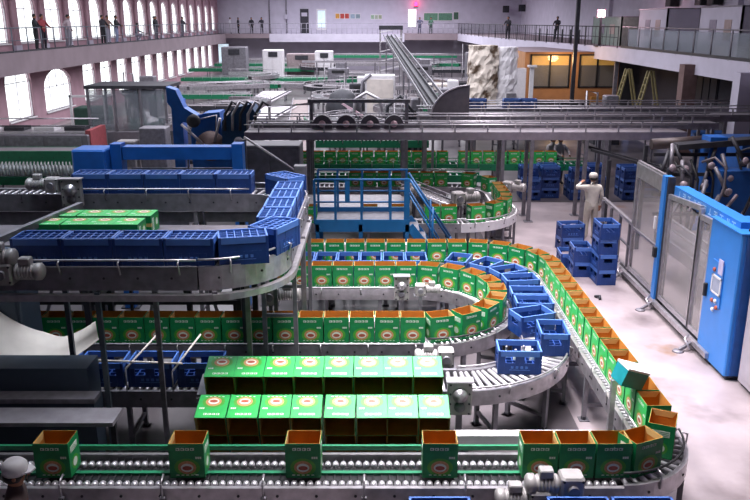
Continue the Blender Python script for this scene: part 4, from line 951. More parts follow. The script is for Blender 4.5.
part('panel', MB().bx(-17.0, -15.9, 87.4, 87.5, .8, 3.0, mat('pale_pane', 'cfe4ee', .3)), t); part('stand', MB().bx(-16.6, -16.3, 87.5, 87.6, 0, 2.0, STEELD), t)
# crates on the overhead lane, far
for i, (x, y) in enumerate(((3.1, 28.4), (3.7, 28.4), (4.9, 28.4), (5.5, 28.4))): CR_E.put((x, y, 2.45), 0, 'blue crate on the fourth overhead lane below the white wrapping, %s from left' % ORD[i + 1], 'crates on the fourth overhead lane')
# low crate piles beyond the second loop at right
n = 0
for r_, y in enumerate((25.6 - 1.2, 24.9)):
    for i in range(6):
        for k in range(3 if (i + r_) % 3 else 2):
            n += 1; CR_E.put((4.95 + .66 * i + (.2 if i > 1 else 0) + (.35 if i > 3 else 0), y + .3 * (i % 2), KH * k), PI / 2 * (i % 2) * 0 + rnd.uniform(-.05, .05), 'far blue crate, %s pile from left in the %s row, %s from floor' % (ORD[i + 1], ('rear', 'front')[r_ == 1], ORD[k + 1]), 'crate piles beyond the overhead posts')

# ================================================================== right side: guards, cabinets, gripper machine
t = thing('machine_guard', 'tall plexiglass guard with blue post and steel frames by the aisle', 'guard', (5.6, 14.5, 0))
def guard_panel(y0, y1, zt0, zt1, mid, name='door_panel', header=0):
    f = MB(); x = 5.58
    for y, zt in ((y0, zt0), (y1, zt1)): f.bx(x - .035, x + .035, y - .04, y + .04, .25, zt, STEEL)
    f.bx(x - .03, x + .03, y0, y1, .25, .33, STEEL); f.bar((x, y0, zt0), (x, y1, zt1), .06, .09, STEEL)
    for z in mid: f.bx(x - .03, x + .03, y0, y1, z, z + .05, STEEL)
    p = part(name, f, t)
    g = MB().bx(x - .006, x + .006, y0 + .04, y1 - .04, .33, min(zt0, zt1) - .02, PLEX); part('plexiglass', g, p)
    if header: part('header', MB().bx(x - .04, x + .04, y0, y1, zt0 - .30, zt0, STEEL), p)
    return p
guard_panel(14.75, 16.3, 2.62, 2.62, (1.18,), header=1)
guard_panel(12.95, 14.45, 2.42, 2.30, ())
guard_panel(12.44, 12.93, 2.30, 2.28, ())
part('blue_post', MB().bx(5.5, 5.66, 14.52, 14.70, .1, 2.66, BLIGHT), t, 'blue post'); part('hinge_post', MB().bx(5.54, 5.66, 14.44, 14.52, .1, 2.66, DARK), t)
part('lock', MB().bev((5.47, 14.62, 1.15), (.07, .1, .2), BLACK, .01), t); part('handle', MB().bx(5.50, 5.54, 14.88, 14.93, 1.55, 1.8, WPLAST), t)
part('base_rail', MB().bar((5.5, 11.9, .16), (5.5, 17.2, .16), .07, .09, STEEL).bar((5.62, 11.9, .06), (5.62, 17.2, .06), .14, .1, DARK), t)
for y in (12.5, 14.5, 16.4):
    part('foot', MB().bar((5.5, y, .16), (5.26, y - .05, .03), .05, .05, STEELD).lathe([(.02, 0), (.1, 0), (.08, .025), (.02, .03)], STEELD, 12, (5.24, y - .05, 0)).path([(5.42, y - .1, .06), (5.36, y + .02, .2), (5.46, y + .12, .24)], .022, STEEL, 6), t)
bm = MB().bx(5.62, 5.86, 11.6, 14.35, 2.30, 2.52, BLIGHT); part('blue_beam', bm, t, 'blue beam with pale lettering')
g = MB(); WL = mat('lettering_pale_blue', 'a8cdf0', .5)
for i in range(11):
    y = 14.15 - .225 * i; x0 = 5.617
    g.bx(x0, 5.62, y - .13, y, 2.355, 2.375, WL).bx(x0, 5.62, y - .075, y - .055, 2.355, 2.47, WL)
    if i % 3: g.bx(x0, 5.62, y - .13, y, 2.45, 2.47, WL)
    if i % 2: g.bx(x0, 5.62, y - .13, y - .11, 2.355, 2.47, WL); g.bx(x0, 5.62, y - .13, y, 2.405, 2.42, WL)
part('lettering', g, t)
# low guard rail behind the worker
t = thing('guard_rail', 'grey steel guard rail running from the worker to the tall guard', 'railing', (5.55, 18, 0))
part('top_rail', MB().bar((5.6, 16.4, 1.25), (5.68, 18.95, 1.25), .07, .07, STEEL), t); part('low_rail', MB().bar((5.6, 16.4, .2), (5.68, 18.95, .2), .05, .05, STEEL).bar((5.6, 16.4, .7), (5.68, 18.95, .7), .04, .04, STEELD), t)
for y in (16.6, 17.3, 18.0, 18.7): part('post', MB().bx(5.58, 5.64, y - .03, y + .03, 0, 1.25, STEELD), t)
# blue control cabinet with panel
t = thing('control_cabinet', 'tall bright blue control cabinet with screen beside the aisle', 'cabinet', (6.0, 11.85, 0))
part('cabinet_body', MB().bev((6.05, 11.85, 1.24), (1.05, 1.1, 2.32), BLIGHT, .02), t)
part('side_panel', MB().bx(5.60, 6.5, 11.27, 11.30, .1, 2.36, mat('cabinet_side_blue', '1d4f96', .5)), t, 'darker blue side panel')
part('plinth', MB().bx(5.58, 6.5, 11.34, 12.36, 0, .09, DARK), t)
pn = part('control_panel', MB().bx(5.505, 5.53, 11.72, 12.12, 1.05, 1.78, BLIGHT), t)
part('screen', MB().bx(5.495, 5.507, 11.75, 12.06, 1.28, 1.52, mat('screen_grey', '8f98ae', .25)).bx(5.49, 5.507, 11.73, 12.08, 1.25, 1.28, WPLAST).bx(5.49, 5.507, 11.73, 12.08, 1.52, 1.55, WPLAST).bx(5.49, 5.507, 11.73, 11.76, 1.25, 1.55, WPLAST).bx(5.49, 5.507, 12.05, 12.08, 1.25, 1.55, WPLAST), pn)
part('notice', MB().bx(5.497, 5.507, 11.74, 11.9, 1.6, 1.85, mat('notice_mauve', 'b8b0d0', .5)), pn)
for y, z, c in ((12.02, 1.63, PRED), (11.98, 1.12, PRED), (11.86, 1.14, WPLAST), (11.8, 1.05, PRED), (11.92, .98, WPLAST)): part('push_button', MB().lathe([(.005, 0), (.035, 0), (.035, .02), (.025, .03), (.005, .03)], c, 12, M4=Matrix.Translation((5.505, y, z)) @ Matrix.Rotation(-PI / 2, 4, 'Y')), pn)
part('door_handle', MB().bev((5.50, 12.28, 1.2), (.06, .06, .22), BLACK, .01), t)
part('lifting_eye', MB().path([(5.75 + .06 * math.cos(a * PI / 6), 11.45, 2.42 + .06 * math.sin(a * PI / 6)) for a in range(13)], .014, DARK, 6), t); part('top_plate', MB().bx(5.50, 6.6, 11.28, 12.42, 2.40, 2.42, BLIGHT), t)
t = thing('control_cabinet', 'pale grey cabinet at the right edge in front of the blue one', 'cabinet', (6.0, 10.2, 0))
CG = mat('cabinet_grey', 'aba4ae', .45, 0, .05)
part('cabinet_body', MB().bev((6.25, 10.3, 1.05), (1.1, 1.8, 1.95), CG, .02), t); part('door', MB().bx(5.67, 5.70, 9.5, 11.1, .2, 1.9, CG), t); part('plinth', MB().bx(5.75, 6.7, 9.45, 11.15, 0, .08, DARK), t); part('door_handle', MB().bx(5.63, 5.67, 10.9, 10.95, 1.35, 1.6, DARK), t)
# gripper machine
t = thing('gripper_machine', 'blue machine with many grippers, hoses and pale discs at right', 'machine', (8.6, 18.5, 0))
DBLUE = mat('machine_deep_blue', '174c90', .45)
GPALE = mat('gripper_pale', '9a8c94', .4, .1, .1)
part('tower', MB().bx(8.7, 10.4, 18.4, 20.0, 0, 2.7, DBLUE).bx(8.4, 10.5, 18.3, 20.1, 0, .12, DARK), t); part('front_column', MB().bx(7.75, 8.15, 18.0, 18.5, 0, 2.9, BPAINT), t)
part('cross_arm', MB().prism([(7.0, 2.62), (9.6, 2.8), (9.6, 2.95), (7.0, 2.74)], 17.9, 18.3, DARK), t)
part('side_body', MB().bx(7.9, 9.4, 17.5, 18.0, .3, 2.2, DBLUE), t)
rr = random.Random(5)
for i in range(14):
    x = 6.55 + .2 * i + rr.uniform(-.05, .05); y = 17.5 + rr.uniform(-.35, .35); z = 1.75 + rr.uniform(-.45, .55) + .05 * i
    gp = part('gripper', MB().tube((x, y, z), (x + rr.uniform(-.25, .25), y + .25, z + .5), .045, STEELD if i % 3 else DARK, 7).lathe([(.02, 0), (.07, .01), (.07, .12), (.03, .16), (.02, .16)], DARK, 9, (x, y, z - .14)), t)
    d = MB().lathe([(.01, 0), (.07, .0), (.09, .02), (.07, .05), (.01, .06)], GPALE, 12, M4=Matrix.Translation((x, y - .08, z)) @ Matrix.Rotation(rr.uniform(-.9, .9), 4, 'Y') @ Matrix.Rotation(PI / 2 + rr.uniform(-.5, .5), 4, 'X')); part('disc', d, gp, 'pale disc')
for i, (x0, x1, y_, zt) in enumerate(((7.0, 7.2, 17.2, 2.3), (7.7, 7.55, 17.1, 2.5), (8.5, 8.3, 17.2, 2.7))):
    part('hose', MB().path([(x0 - .25, y_ + .5, zt - .1), (x0 - .1, y_ + .2, zt + .05), (x0 + .08, y_, zt - .15), (x0 + .1, y_, zt - .6), (x1 + .05, y_, 1.3), (x1, y_ + .1, .6)], .03, GREYB if i % 2 else DARK, 8), t)
for i in range(6): part('lever', MB().bar((6.7 + .4 * i, 17.2, 1.2 + .15 * (i % 2)), (7.0 + .4 * i, 17.3, 1.7), .06, .05, GPALE if i % 2 else STEELD), t)
for i in range(7): part('cable', MB().path([(6.6 + .35 * i, 17.9, 2.3 + .05 * i), (6.7 + .35 * i, 17.6, 2.0), (6.75 + .35 * i, 17.65, 1.4), (6.9 + .3 * i, 17.8, .9)], .028, BLACK, 6), t)
for i in range(4): part('frame_bar', MB().bx(6.5, 9.0, 17.75 + .1 * i, 17.8 + .1 * i, 1.1 + .45 * i, 1.18 + .45 * i, DARK), t)
part('drum', MB().tube((6.6, 18.6, 2.65), (8.1, 18.6, 2.75), .13, mat('drum_brown', '4a4040', .5, .3), 12), t)
for i in range(4): part('leg', MB().bx(6.5 + .6 * i, 6.58 + .6 * i, 18.7, 18.78, 0, 2.6, DARK), t)
# inner machine seen through the guard
t = thing('packing_machine', 'grey packing conveyor behind the plexiglass guard', 'machine', (6.9, 14.5, 0))
part('bed', MB().bx(6.3, 7.9, 12.6, 17.0, .7, .95, STEELD), t)
for y in (12.8, 14.8, 16.8):
    for x in (6.4, 7.8): part('leg', MB().bx(x - .05, x + .05, y - .05, y + .05, 0, .7, DARK), t)
part('guide_rail', MB().tube((6.35, 12.6, 1.2), (6.35, 17, 1.2), .025, STEEL, 8).tube((6.35, 12.6, 1.4), (6.35, 17, 1.4), .025, STEEL, 8), t)
part('arch', MB().path([(6.4, 13.6, .95), (6.4, 13.6, 1.9), (7.0, 13.6, 2.2), (7.8, 13.6, 2.2)], .05, DARK, 8), t)
# crates by the aisle
ga = 'crate stacks by the aisle'
for k in range(4): CR_E.put((4.98, 16.25 + rnd.uniform(-.02, .02), KH * k), PI / 2 + rnd.uniform(-.04, .04), 'blue crate of the tall stack by the guard, %s from the floor' % ORD[k + 1], ga)
for k in range(2): CR_E.put((4.62, 16.80, KH * k), PI / 2 + rnd.uniform(-.06, .06), 'blue crate of the two-high stack just left of the tall stack, %s from the floor' % ORD[k + 1], ga)
CR_E.put((4.5, 17.45, 0), PI / 2 - .05, 'single blue crate on the floor behind the two-high stack by the guard', ga)
for k in range(2): CR_E.put((4.86, 18.75, KH * k), .12 + rnd.uniform(-.05, .05), 'blue crate of the stack standing apart before the worker, %s crate' % ('lower', 'upper')[k], ga)
solo('floor_cable', MB().path([(4.55, 15.2, .02), (4.62, 15.1, .06), (4.6, 15.02, .02)], .03, DARK, 6), 'small dark scrap on the aisle floor beside carton row', 'debris')

# orange room under the right balcony
t = thing('operator_room', 'orange-lit room with two dark framed windows under the gallery', 'room', (11, 47, 0))
OX0, OX1, OYF = 8.7, 14.2, 46.5
part('front_wall', MB().bx(OX0, OX1, OYF, OYF + .2, 0, .95, DARK).bx(OX0, OX1, OYF, OYF + .2, .95, 1.75, ORANGE).bx(OX0, OX1, OYF, OYF + .2, 3.55, 3.72, ORANGE).bx(OX0, 9.0, OYF, OYF + .2, 1.75, 3.55, ORANGE).bx(11.35, 11.85, OYF, OYF + .2, 1.75, 3.55, ORANGE).bx(14.0, OX1, OYF, OYF + .2, 1.75, 3.55, ORANGE), t)
WARM = mat('lit_blind', 'd0a050', .6, 0, .12, 1.2, emis=.35); BLIND = mat('grey_blind', '6a635c', .7, 0, .06)
for i, (a, b) in enumerate(((9.0, 11.35), (11.85, 14.0))):
    f = MB(); c = (a + b) / 2
    for x in (a + .05, c, b - .05): f.bx(x - .05, x + .05, OYF - .06, OYF, 1.7, 3.6, BLACK)
    for z in (1.7, 3.52): f.bx(a, b, OYF - .06, OYF, z, z + .08, BLACK)
    wf = part('window_frame', f, t); part('lit_pane', MB().bx(a + .1, b - .1, OYF + .02, OYF + .06, 2.98, 3.52, WARM), wf); part('grey_blind', MB().bx(a + .1, b - .1, OYF + .02, OYF + .06, 1.78, 2.98, BLIND), wf)
    part('glass', MB().bx(a + .1, b - .1, OYF - .02, OYF - .01, 1.78, 3.52, GLASS), wf)
part('side_wall', MB().bx(OX0, OX0 + .2, OYF + .2, 55, 0, 3.72, ORANGE), t); part('roof', MB().bx(OX0, OX1, OYF - .1, 55, 3.72, 3.74, BROWNP), t)
part('sill_box', MB().bx(12.6, 13.6, OYF - .5, OYF - .1, .6, 1.2, mat('sill_tan', '9a7038', .6)), t); part('bench', MB().bx(10.5, 12.2, OYF - .4, OYF - .05, .9, .98, STEEL).bx(10.6, 10.7, OYF - .3, OYF - .2, 0, .9, STEELD).bx(12.0, 12.1, OYF - .3, OYF - .2, 0, .9, STEELD), t)
for x, y, z1, m_, lb in ((11.0, 44.2, 9.5, DARK, 'tall dark steel column in front of the orange room'), (13.4, 44.4, 3.4, STEELD, 'grey steel column at the right end of orange room'), (8.35, 42.5, 3.2, WPLAST, 'pale column left of the orange room')):
    solo('steel_column', MB().bx(x - .1, x + .1, y - .1, y + .1, 0, z1, m_).bx(x - .25, x + .25, y - .25, y + .25, 0, .05, m_).bx(x - .22, x + .22, y - .22, y + .22, z1 - .1, z1, m_), lb, 'column')
for x, y, m_, w_, lb in ((12.95, 33, mat('column_brown', '6d5654', .8), .28, 'reddish brown column under the right gallery'), (12.9, 27.8, LILAC, .28, 'pale column under the right gallery near the gripper machine'), (12.9, 21, LILAC, .28, 'pale column under the gallery nearest the right edge')):
    solo('gallery_column', MB().bx(x - w_, x + w_, y - w_, y + w_, 0, 3.75, m_).bx(x - w_ - .06, x + w_ + .06, y - w_ - .06, y + w_ + .06, 0, .2, m_), lb, 'column')
ld = bpy.data.lights.new('orange_wall_fill', 'POINT'); ld.energy = 110; ld.color = (1, .62, .28); ld.shadow_soft_size = .3  # warm light added in front of the wall to brighten its orange
lo = bpy.data.objects.new('orange_wall_fill', ld); C.objects.link(lo); lo.location = (10.6, 45.2, 3.4)
# white wrapped machine
def crumple(label, x0, x1, y, z0, z1, m_, seed, amp=.25, name='wrapped_pallet'):
    r2 = random.Random(seed); nx, nz = 9, 16; vs = []
    for k in range(nz + 1):
        for i in range(nx + 1):
            u = i / nx; b = .25 * math.sin(PI * u)
            vs.append((x0 + (x1 - x0) * u + r2.uniform(-.06, .06), y - b - r2.uniform(0, amp), z0 + (z1 - z0) * k / nz + r2.uniform(-.05, .05) * (0 < k < nz)))
    o = len(vs); vs += [(x, y + .9, z) for x, _, z in vs]; fs = []
    for k in range(nz):
        for i in range(nx):
            p = k * (nx + 1) + i; q = p + nx + 1; fs += [(p, p + 1, q + 1, q), (o + p, o + q, o + q + 1, o + p + 1)]
    for k in range(nz):
        p = k * (nx + 1); q = p + nx + 1; fs += [(p, q, o + q, o + p), (p + nx, o + p + nx, o + q + nx, q + nx)]
    for i in range(nx): p = nz * (nx + 1) + i; fs += [(p, p + 1, o + p + 1, o + p), (i, o + i, o + i + 1, i + 1)]
    return MB().add(vs, fs, m_)
MOT = mat('mottled_wrap', '7a6656', .7, 0, .35, 1.7, col2='e4d8cc', detail=10, bump=.1)
for n_ in MOT.node_tree.nodes:
    if n_.type == 'VALTORGB': n_.color_ramp.elements[0].position = .42; n_.color_ramp.elements[1].position = .54; n_.color_ramp.elements[0].color = (*lin('5a4636'), 1)
t = thing('wrapped_machine', 'mottled brown and cream wrapped machine left of the orange room', 'machine', (6.1, 43, 0))
part('wrapping', crumple('', 5.1, 6.6, 43, .3, 4.2, MOT, 3, .14), t); part('pallet', MB().bx(5.0, 8.0, 42.6, 44, 0, .3, STEELD), t)
part('white_sheet', crumple('', 6.55, 7.7, 43.2, .3, 4.1, WPLAST, 8, .12), t, 'white plastic sheet'); part('side_sheet', MB().bx(7.7, 8.15, 43, 43.6, .3, 3.0, WPLAST), t); part('panel_box', MB().bx(7.1, 7.6, 42.7, 42.85, 1.0, 1.7, STEELD), t)
# ladders and bins under the right balcony
LAD = mat('ladder_wood', '8a8058', .6)
for i, (x, y, lb) in enumerate(((13.0, 41.0, 'pale A-frame ladder nearest the orange room'), (13.6, 39.4, 'pale A-frame ladder farther right under the gallery'))):
    t = thing('step_ladder', lb, 'ladder', (x, y, 0))
    for s in (-1, 1):
        for q in (-.3, .3): part('stile', MB().bar((x + s * .75, y + q, 0), (x + s * .08, y + q * .6, 3.1), .07, .09, LAD), t)
    for k in range(8): u = (k + 1) / 9; part('rung', MB().bx(x - .75 + .67 * u - .03, x - .75 + .67 * u + .03, y - .28, y + .28, 3.1 * u - .02, 3.1 * u + .02, LAD), t)
BIN = mat('bin_blue', '1f4f90', .5)
for i, (x, y, w_, lb) in enumerate(((12.9, 38.2, 1.3, 'blue bin under the ladders'), (13.5, 35.6, .8, 'small blue bin left of the brown column'), (14.5, 33.5, 1.9, 'long blue bin right of the brown column'), (14.8, 28.5, 1.0, 'blue grey bin at the right edge below gallery'))):
    t = thing('storage_bin', lb, 'bin', (x, y, 0)); part('bin_body', MB().bev((x, y, .42), (w_, .9, .84), BIN, .05), t); part('rim', MB().bx(x - w_ / 2 - .03, x + w_ / 2 + .03, y - .48, y + .48, .84, .9, BIN), t)
    for s in (-1, 1): part('skid', MB().bx(x + s * w_ * .3 - .06, x + s * w_ * .3 + .06, y - .45, y + .45, -.0, .02, DARK), t)
for i, (y, wd) in enumerate(((24, 4.5), (31, 4.6), (38, 4.0))):
    d = thing('door_%d' % (i + 2), None, None, (15.6, y, 0)); d['kind'] = 'structure'
    part('door_leaf', MB().bx(15.54, 15.595, y - wd / 2, y + wd / 2, 0, 3.1, BLK), d)
    for k in range(5): part('slat', MB().bx(15.5, 15.54, y - wd / 2 + wd * k / 5 + .05, y - wd / 2 + wd * k / 5 + .12, .1, 3.0, DARK), d)
# things on the right balcony
for i, (x0, x1, y0, y1, h, m_, lb) in enumerate(((14.0, 16.2, 39, 43.2, 1.95, LILAC, 'lilac office cubicle on the right gallery, farther one'), (14.2, 16.2, 31.5, 35.6, 1.95, LILAC, 'lilac office cubicle on the right gallery, nearer one'), (14.1, 16.2, 46.5, 52.5, 1.6, mat('cubicle_green', '7d8a84', .7), 'greenish cubicle on the right gallery beyond the column'))):
    t = thing('office_cubicle', lb, 'cubicle', ((x0 + x1) / 2, (y0 + y1) / 2, 4.05))
    part('wall_panel', MB().bx(x0, x0 + .08, y0, y1, 4.05, 4.05 + h, m_).bx(x0, x1, y0, y0 + .08, 4.05, 4.05 + h, m_).bx(x0, x1, y1 - .08, y1, 4.05, 4.05 + h, m_), t)
    part('frame', MB().bx(x0 - .02, x0 + .1, y0, y1, 4.05 + h, 4.1 + h, STEELD).bx(x0, x1, y0, y0 + .1, 4.05 + h, 4.1 + h, STEELD), t)
    part('window', MB().bx(x0 - .02, x0, y0 + (y1 - y0) * .55, y0 + (y1 - y0) * .72, 4.7, 4.05 + h * .75, mat('cubicle_glass', '82798a', .3)), t); part('window', MB().bx(x0 - .02, x0, y0 + (y1 - y0) * .2, y0 + (y1 - y0) * .36, 4.7, 4.05 + h * .75, mat('cubicle_tint', '97837f', .4)), t)
d = thing('door_5', None, None, (XR, 29.5, 4.05)); d['kind'] = 'structure'
part('door_leaf', MB().bx(XR - .05, XR - .005, 28.6, 30.3, 4.05, 7.2, WPLAST), d); part('transom', MB().bx(XR - .07, XR - .05, 28.7, 30.2, 6.5, 6.6, STEELD), d)
for i, (y, c, lb) in enumerate(((41.7, 'daylit', 'lower'), )):
    pass
t = thing('gallery_lamp', 'bright white lamp glowing on the right gallery above orange room', 'lamp', (12.8, 46.2, 5.2))
part('lamp_head', MB().bev((12.85, 46.2, 5.85), (.36, .2, .36), mat('lamp_white', 'fff0f4', .5, 0, 0, emis=7), .04), t); part('lamp_post', MB().bx(12.8, 12.9, 46.2, 46.3, 4.05, 5.68, DARK).bx(12.6, 13.1, 46.0, 46.5, 4.05, 4.1, DARK), t); part('housing', MB().bx(12.62, 13.08, 46.3, 46.36, 5.62, 6.08, mat('lamp_pink', 'b08090', .5)), t)
ld = bpy.data.lights.new('gallery_lamp_light', 'POINT'); ld.energy = 90; ld.color = (1, .55, .7); ld.shadow_soft_size = .2
lo = bpy.data.objects.new('gallery_lamp_light', ld); C.objects.link(lo); lo.location = (12.85, 45.9, 5.95)
speaker(14.6, 91, 6.3, 'black wall speaker at back right, left one of the pair', 1.2); speaker(16.2 - .1, 89.5, 6.4, 'black wall speaker at back right, right one of the pair', 1.2)
for i, (y, lb) in enumerate(((44.6, 'black box hung on right wall beyond the farther cubicle'), (40.5, 'black box on right wall above the farther cubicle, left one'), (39.0, 'black box on right wall above the farther cubicle, right one'), (34.0, 'brown box on right wall above the nearer cubicle'))):
    t = thing('wall_box', lb, 'box', (16.2, y, 6.2)); m_ = BLACK if i < 3 else mat('box_brown', '6e4a40', .6)
    part('case', MB().bev((16.2, y, 6.5), (.5, .75, .6), m_, .04), t); part('bracket', MB().bx(16.4, 16.5, y - .1, y + .1, 6.4, 6.5, STEELD), t)
for i, y in enumerate((57, 36.9, 25)):
    solo('trim_%d' % (40 + i), MB().bx(XR - .25, XR, y - .3, y + .3, 4.05, ZC, LILAC), kind='structure')
t = thing('piano_frame', 'dark tangle of chairs and frames behind the bend of right railing', 'furniture', (11.5, 54, 4.05))
for i in range(6):
    y = 51 + 1.5 * i; x = 12.9 - .13 * (y - 51)
    part('frame', MB().path([(x, y, 4.05), (x, y, 4.9), (x + .1, y + .6, 4.9), (x + .1, y + .6, 4.05)], .035, DARK, 5).bx(x - .05, x + .5, y, y + .6, 4.5, 4.55, DARK), t)

# ================================================================== people
def person(label, loc, rz, cols, arms='down', h=1.70, crouch=False, cap=None, hair=True, fingers=False, face=True, group=None, bulk=1.0):
    "a continuous skinned body facing local -Y; cols = (upper clothes, trousers, shoes)"
    up, tr, sh = cols; k = h / 1.70
    J = {'pel': (0, 0, .93), 'bel': (0, -.01, 1.06), 'che': (0, -.005, 1.26), 'nek': (0, .01, 1.43), 'nk2': (0, -.005, 1.49), 'hd1': (0, -.02, 1.55), 'hd2': (0, -.025, 1.61), 'hd3': (0, -.012, 1.66)}
    Rr = {'pel': (.155, .115), 'bel': (.14, .10), 'che': (.165, .115), 'nek': (.075, .07), 'nk2': (.055, .055), 'hd1': (.068, .078), 'hd2': (.078, .095), 'hd3': (.058, .07)}
    E_ = [('pel', 'bel', up), ('bel', 'che', up), ('che', 'nek', up), ('nek', 'nk2', SKIN), ('nk2', 'hd1', SKIN), ('hd1', 'hd2', SKIN), ('hd2', 'hd3', SKIN)]
    for s, q in ((1, 'l'), (-1, 'r')):
        a = arms if isinstance(arms, str) else arms[0 if s > 0 else 1]
        el, wr, hn = {'down': ((.25, .03, 1.13), (.25, -.06, .90), (.25, -.09, .82)), 'rail': ((.27, -.12, 1.16), (.17, -.36, 1.08), (.13, -.43, 1.07)),
                      'face': ((.42, -.05, 1.36), (.25, -.20, 1.43), (.18, -.25, 1.47)), 'hip': ((.36, .08, 1.17), (.22, -.02, 1.00), (.17, -.06, .97)), 'fwd': ((.24, -.16, 1.20), (.12, -.40, 1.22), (.08, -.47, 1.24))}[a]
        J.update({'sh' + q: (s * .185, .01, 1.385), 'el' + q: (s * el[0], el[1], el[2]), 'wr' + q: (s * wr[0], wr[1], wr[2]), 'hn' + q: (s * hn[0], hn[1], hn[2])})
        J.update({'hp' + q: (s * .09, 0, .88), 'kn' + q: (s * .105, -.02, .49), 'an' + q: (s * .11, .02, .09), 'to' + q: (s * .125, -.14, .035)})
        Rr.update({'sh' + q: (.07, .065), 'el' + q: (.045, .045), 'wr' + q: (.032, .03), 'hn' + q: (.042, .024), 'hp' + q: (.10, .10), 'kn' + q: (.064, .064), 'an' + q: (.045, .05), 'to' + q: (.042, .03)})
        E_ += [('che', 'sh' + q, up), ('sh' + q, 'el' + q, up), ('el' + q, 'wr' + q, up), ('wr' + q, 'hn' + q, SKIN), ('pel', 'hp' + q, tr), ('hp' + q, 'kn' + q, tr), ('kn' + q, 'an' + q, tr), ('an' + q, 'to' + q, sh)]
        if fingers:
            w_ = Vector(J['wr' + q]); hnv = Vector(J['hn' + q]); d = (hnv - w_).normalized(); sd = d.cross(Vector((0, 0, 1)) if abs(d.z) < .8 else Vector((0, 1, 0))).normalized()
            for fi, (off, ln) in enumerate(((-.03, .07), (-.01, .085), (.012, .08), (.032, .06))):
                a1 = hnv + sd * off + d * .02; b1 = a1 + d * ln * .55; c1 = b1 + d * ln * .35 + Vector((0, 0, -.018))
                for nm, pt in (('f%d' % fi, a1), ('g%d' % fi, b1), ('h%d' % fi, c1)): J[nm + q] = tuple(pt); Rr[nm + q] = (.010, .010)
                E_ += [('hn' + q, 'f%d' % fi + q, SKIN), ('f%d' % fi + q, 'g%d' % fi + q, SKIN), ('g%d' % fi + q, 'h%d' % fi + q, SKIN)]
            tb = w_ + d * .03 - sd * .03; tp = tb + d * .04 - sd * .03
            J['t1' + q] = tuple(tb); J['t2' + q] = tuple(tp); Rr['t1' + q] = Rr['t2' + q] = (.011, .011); E_ += [('wr' + q, 't1' + q, SKIN), ('t1' + q, 't2' + q, SKIN)]
    if crouch:
        dz = -.48
        for n in J:
            if n[:2] not in ('kn', 'an', 'to'): x, y, z = J[n]; J[n] = (x, y + .10 - .18 * max(0, z - .93), z + dz)
        for q, s in (('l', 1), ('r', -1)): J['kn' + q] = (s * .17, -.34, .50); J['wr' + q] = (s * .16, -.34, .60); J['el' + q] = (s * .24, -.12, .70); J['hn' + q] = (s * .10, -.40, .58)
    names = list(J); ix = {n: i for i, n in enumerate(names)}
    me = bpy.data.meshes.new('skeleton'); me.from_pydata([Vector(J[n]) * k for n in names], [(ix[a], ix[b]) for a, b, _ in E_], [])
    o = bpy.data.objects.new('skeleton', me); C.objects.link(o); md = o.modifiers.new('Skin', 'SKIN'); md.use_smooth_shade = True; md.branch_smoothing = .3
    sv = me.skin_vertices[0].data
    for n in names: sv[ix[n]].radius = [q * k * (bulk if n[0] in 'pbcshkae' and n[:2] != 'hd' else 1.0) * (1.0 if face else 1.18) for q in Rr[n]]; sv[ix[n]].use_root = n == 'pel'
    sb = o.modifiers.new('Sub', 'SUBSURF'); sb.levels = 2 if fingers else 1; sb.render_levels = sb.levels
    dg = bpy.context.evaluated_depsgraph_get(); dg.update(); bmesh_ = bpy.data.meshes.new_from_object(o.evaluated_get(dg)); bpy.data.objects.remove(o)
    bmesh_.name = 'body'; bmesh_.materials.clear(); ms = []
    for _, _, m_ in E_:
        if m_ not in ms: ms.append(m_)
    for m_ in ms: bmesh_.materials.append(m_)
    segs = [(Vector(J[a]) * k, Vector(J[b]) * k, ms.index(m_), (sum(Rr[a]) + sum(Rr[b])) / 4) for a, b, m_ in E_]
    for p in bmesh_.polygons:
        c = p.center; best = None
        for a, b, mi, r in segs:
            d = b - a; u = max(0, min(1, (c - a).dot(d) / d.length_squared)); q = (c - a - d * u).length - r
            if best is None or q < best[0]: best = (q, mi)
        p.material_index = best[1]; p.use_smooth = True
    t = thing('person', label, 'person', loc, rz, group)
    b = bpy.data.objects.new('body', bmesh_); C.objects.link(b); b.parent = t; ORG[b] = ORG[t]
    hz = Vector(J['hd2']) * k
    if hair and not cap:
        part('hair', MB().lathe([(.088 * k, -.03), (.096 * k, .02), (.085 * k, .07), (.05 * k, .105), (.004, .112)], HAIR, 12, M4=Matrix.Translation(hz + Vector((0, .018 * k, .0))) @ Matrix.Rotation(-.22, 4, 'X')), t, local=True)
    if cap:
        part('cap', MB().lathe([(.100 * k, -.005), (.108 * k, .03), (.105 * k, .075), (.07 * k, .115), (.004, .122)], cap, 14, M4=Matrix.Translation(hz + Vector((0, .004, .005)))), t, local=True)
        part('cap_peak', MB().prism([(-.08 * k, -.07 * k), (-.065 * k, -.15 * k), (0, -.185 * k), (.065 * k, -.15 * k), (.08 * k, -.07 * k)], hz.z + .005, hz.z + .018, cap, 'z'), t, local=True)
        part('hair', MB().lathe([(.075 * k, -.06), (.092 * k, -.02), (.094 * k, .01), (.004, .012)], HAIR, 12, M4=Matrix.Translation(hz + Vector((0, .022 * k, -.01)))), t, local=True)
    if face:
        f = MB(); y = hz.y - .088 * k
        f.prism([(-.012, -.01), (.012, -.01), (0, -.034)], hz.z - .045 * k, hz.z - .005 * k, SKIN, 'z'); f.v = [(vx, vy + y + .012, vz) for vx, vy, vz in f.v]
        part('nose', f, t, local=True)
        part('eyes', MB().ball((-.032 * k, y + .012, hz.z - .004), .011 * k, BLACK, 8).ball((.032 * k, y + .012, hz.z - .004), .011 * k, BLACK, 8), t, local=True)
        part('mouth', MB().bx(-.024 * k, .024 * k, y + .004, y + .014, hz.z - .075 * k, hz.z - .066 * k, mat('lips', '7a4038', .5)), t, local=True)
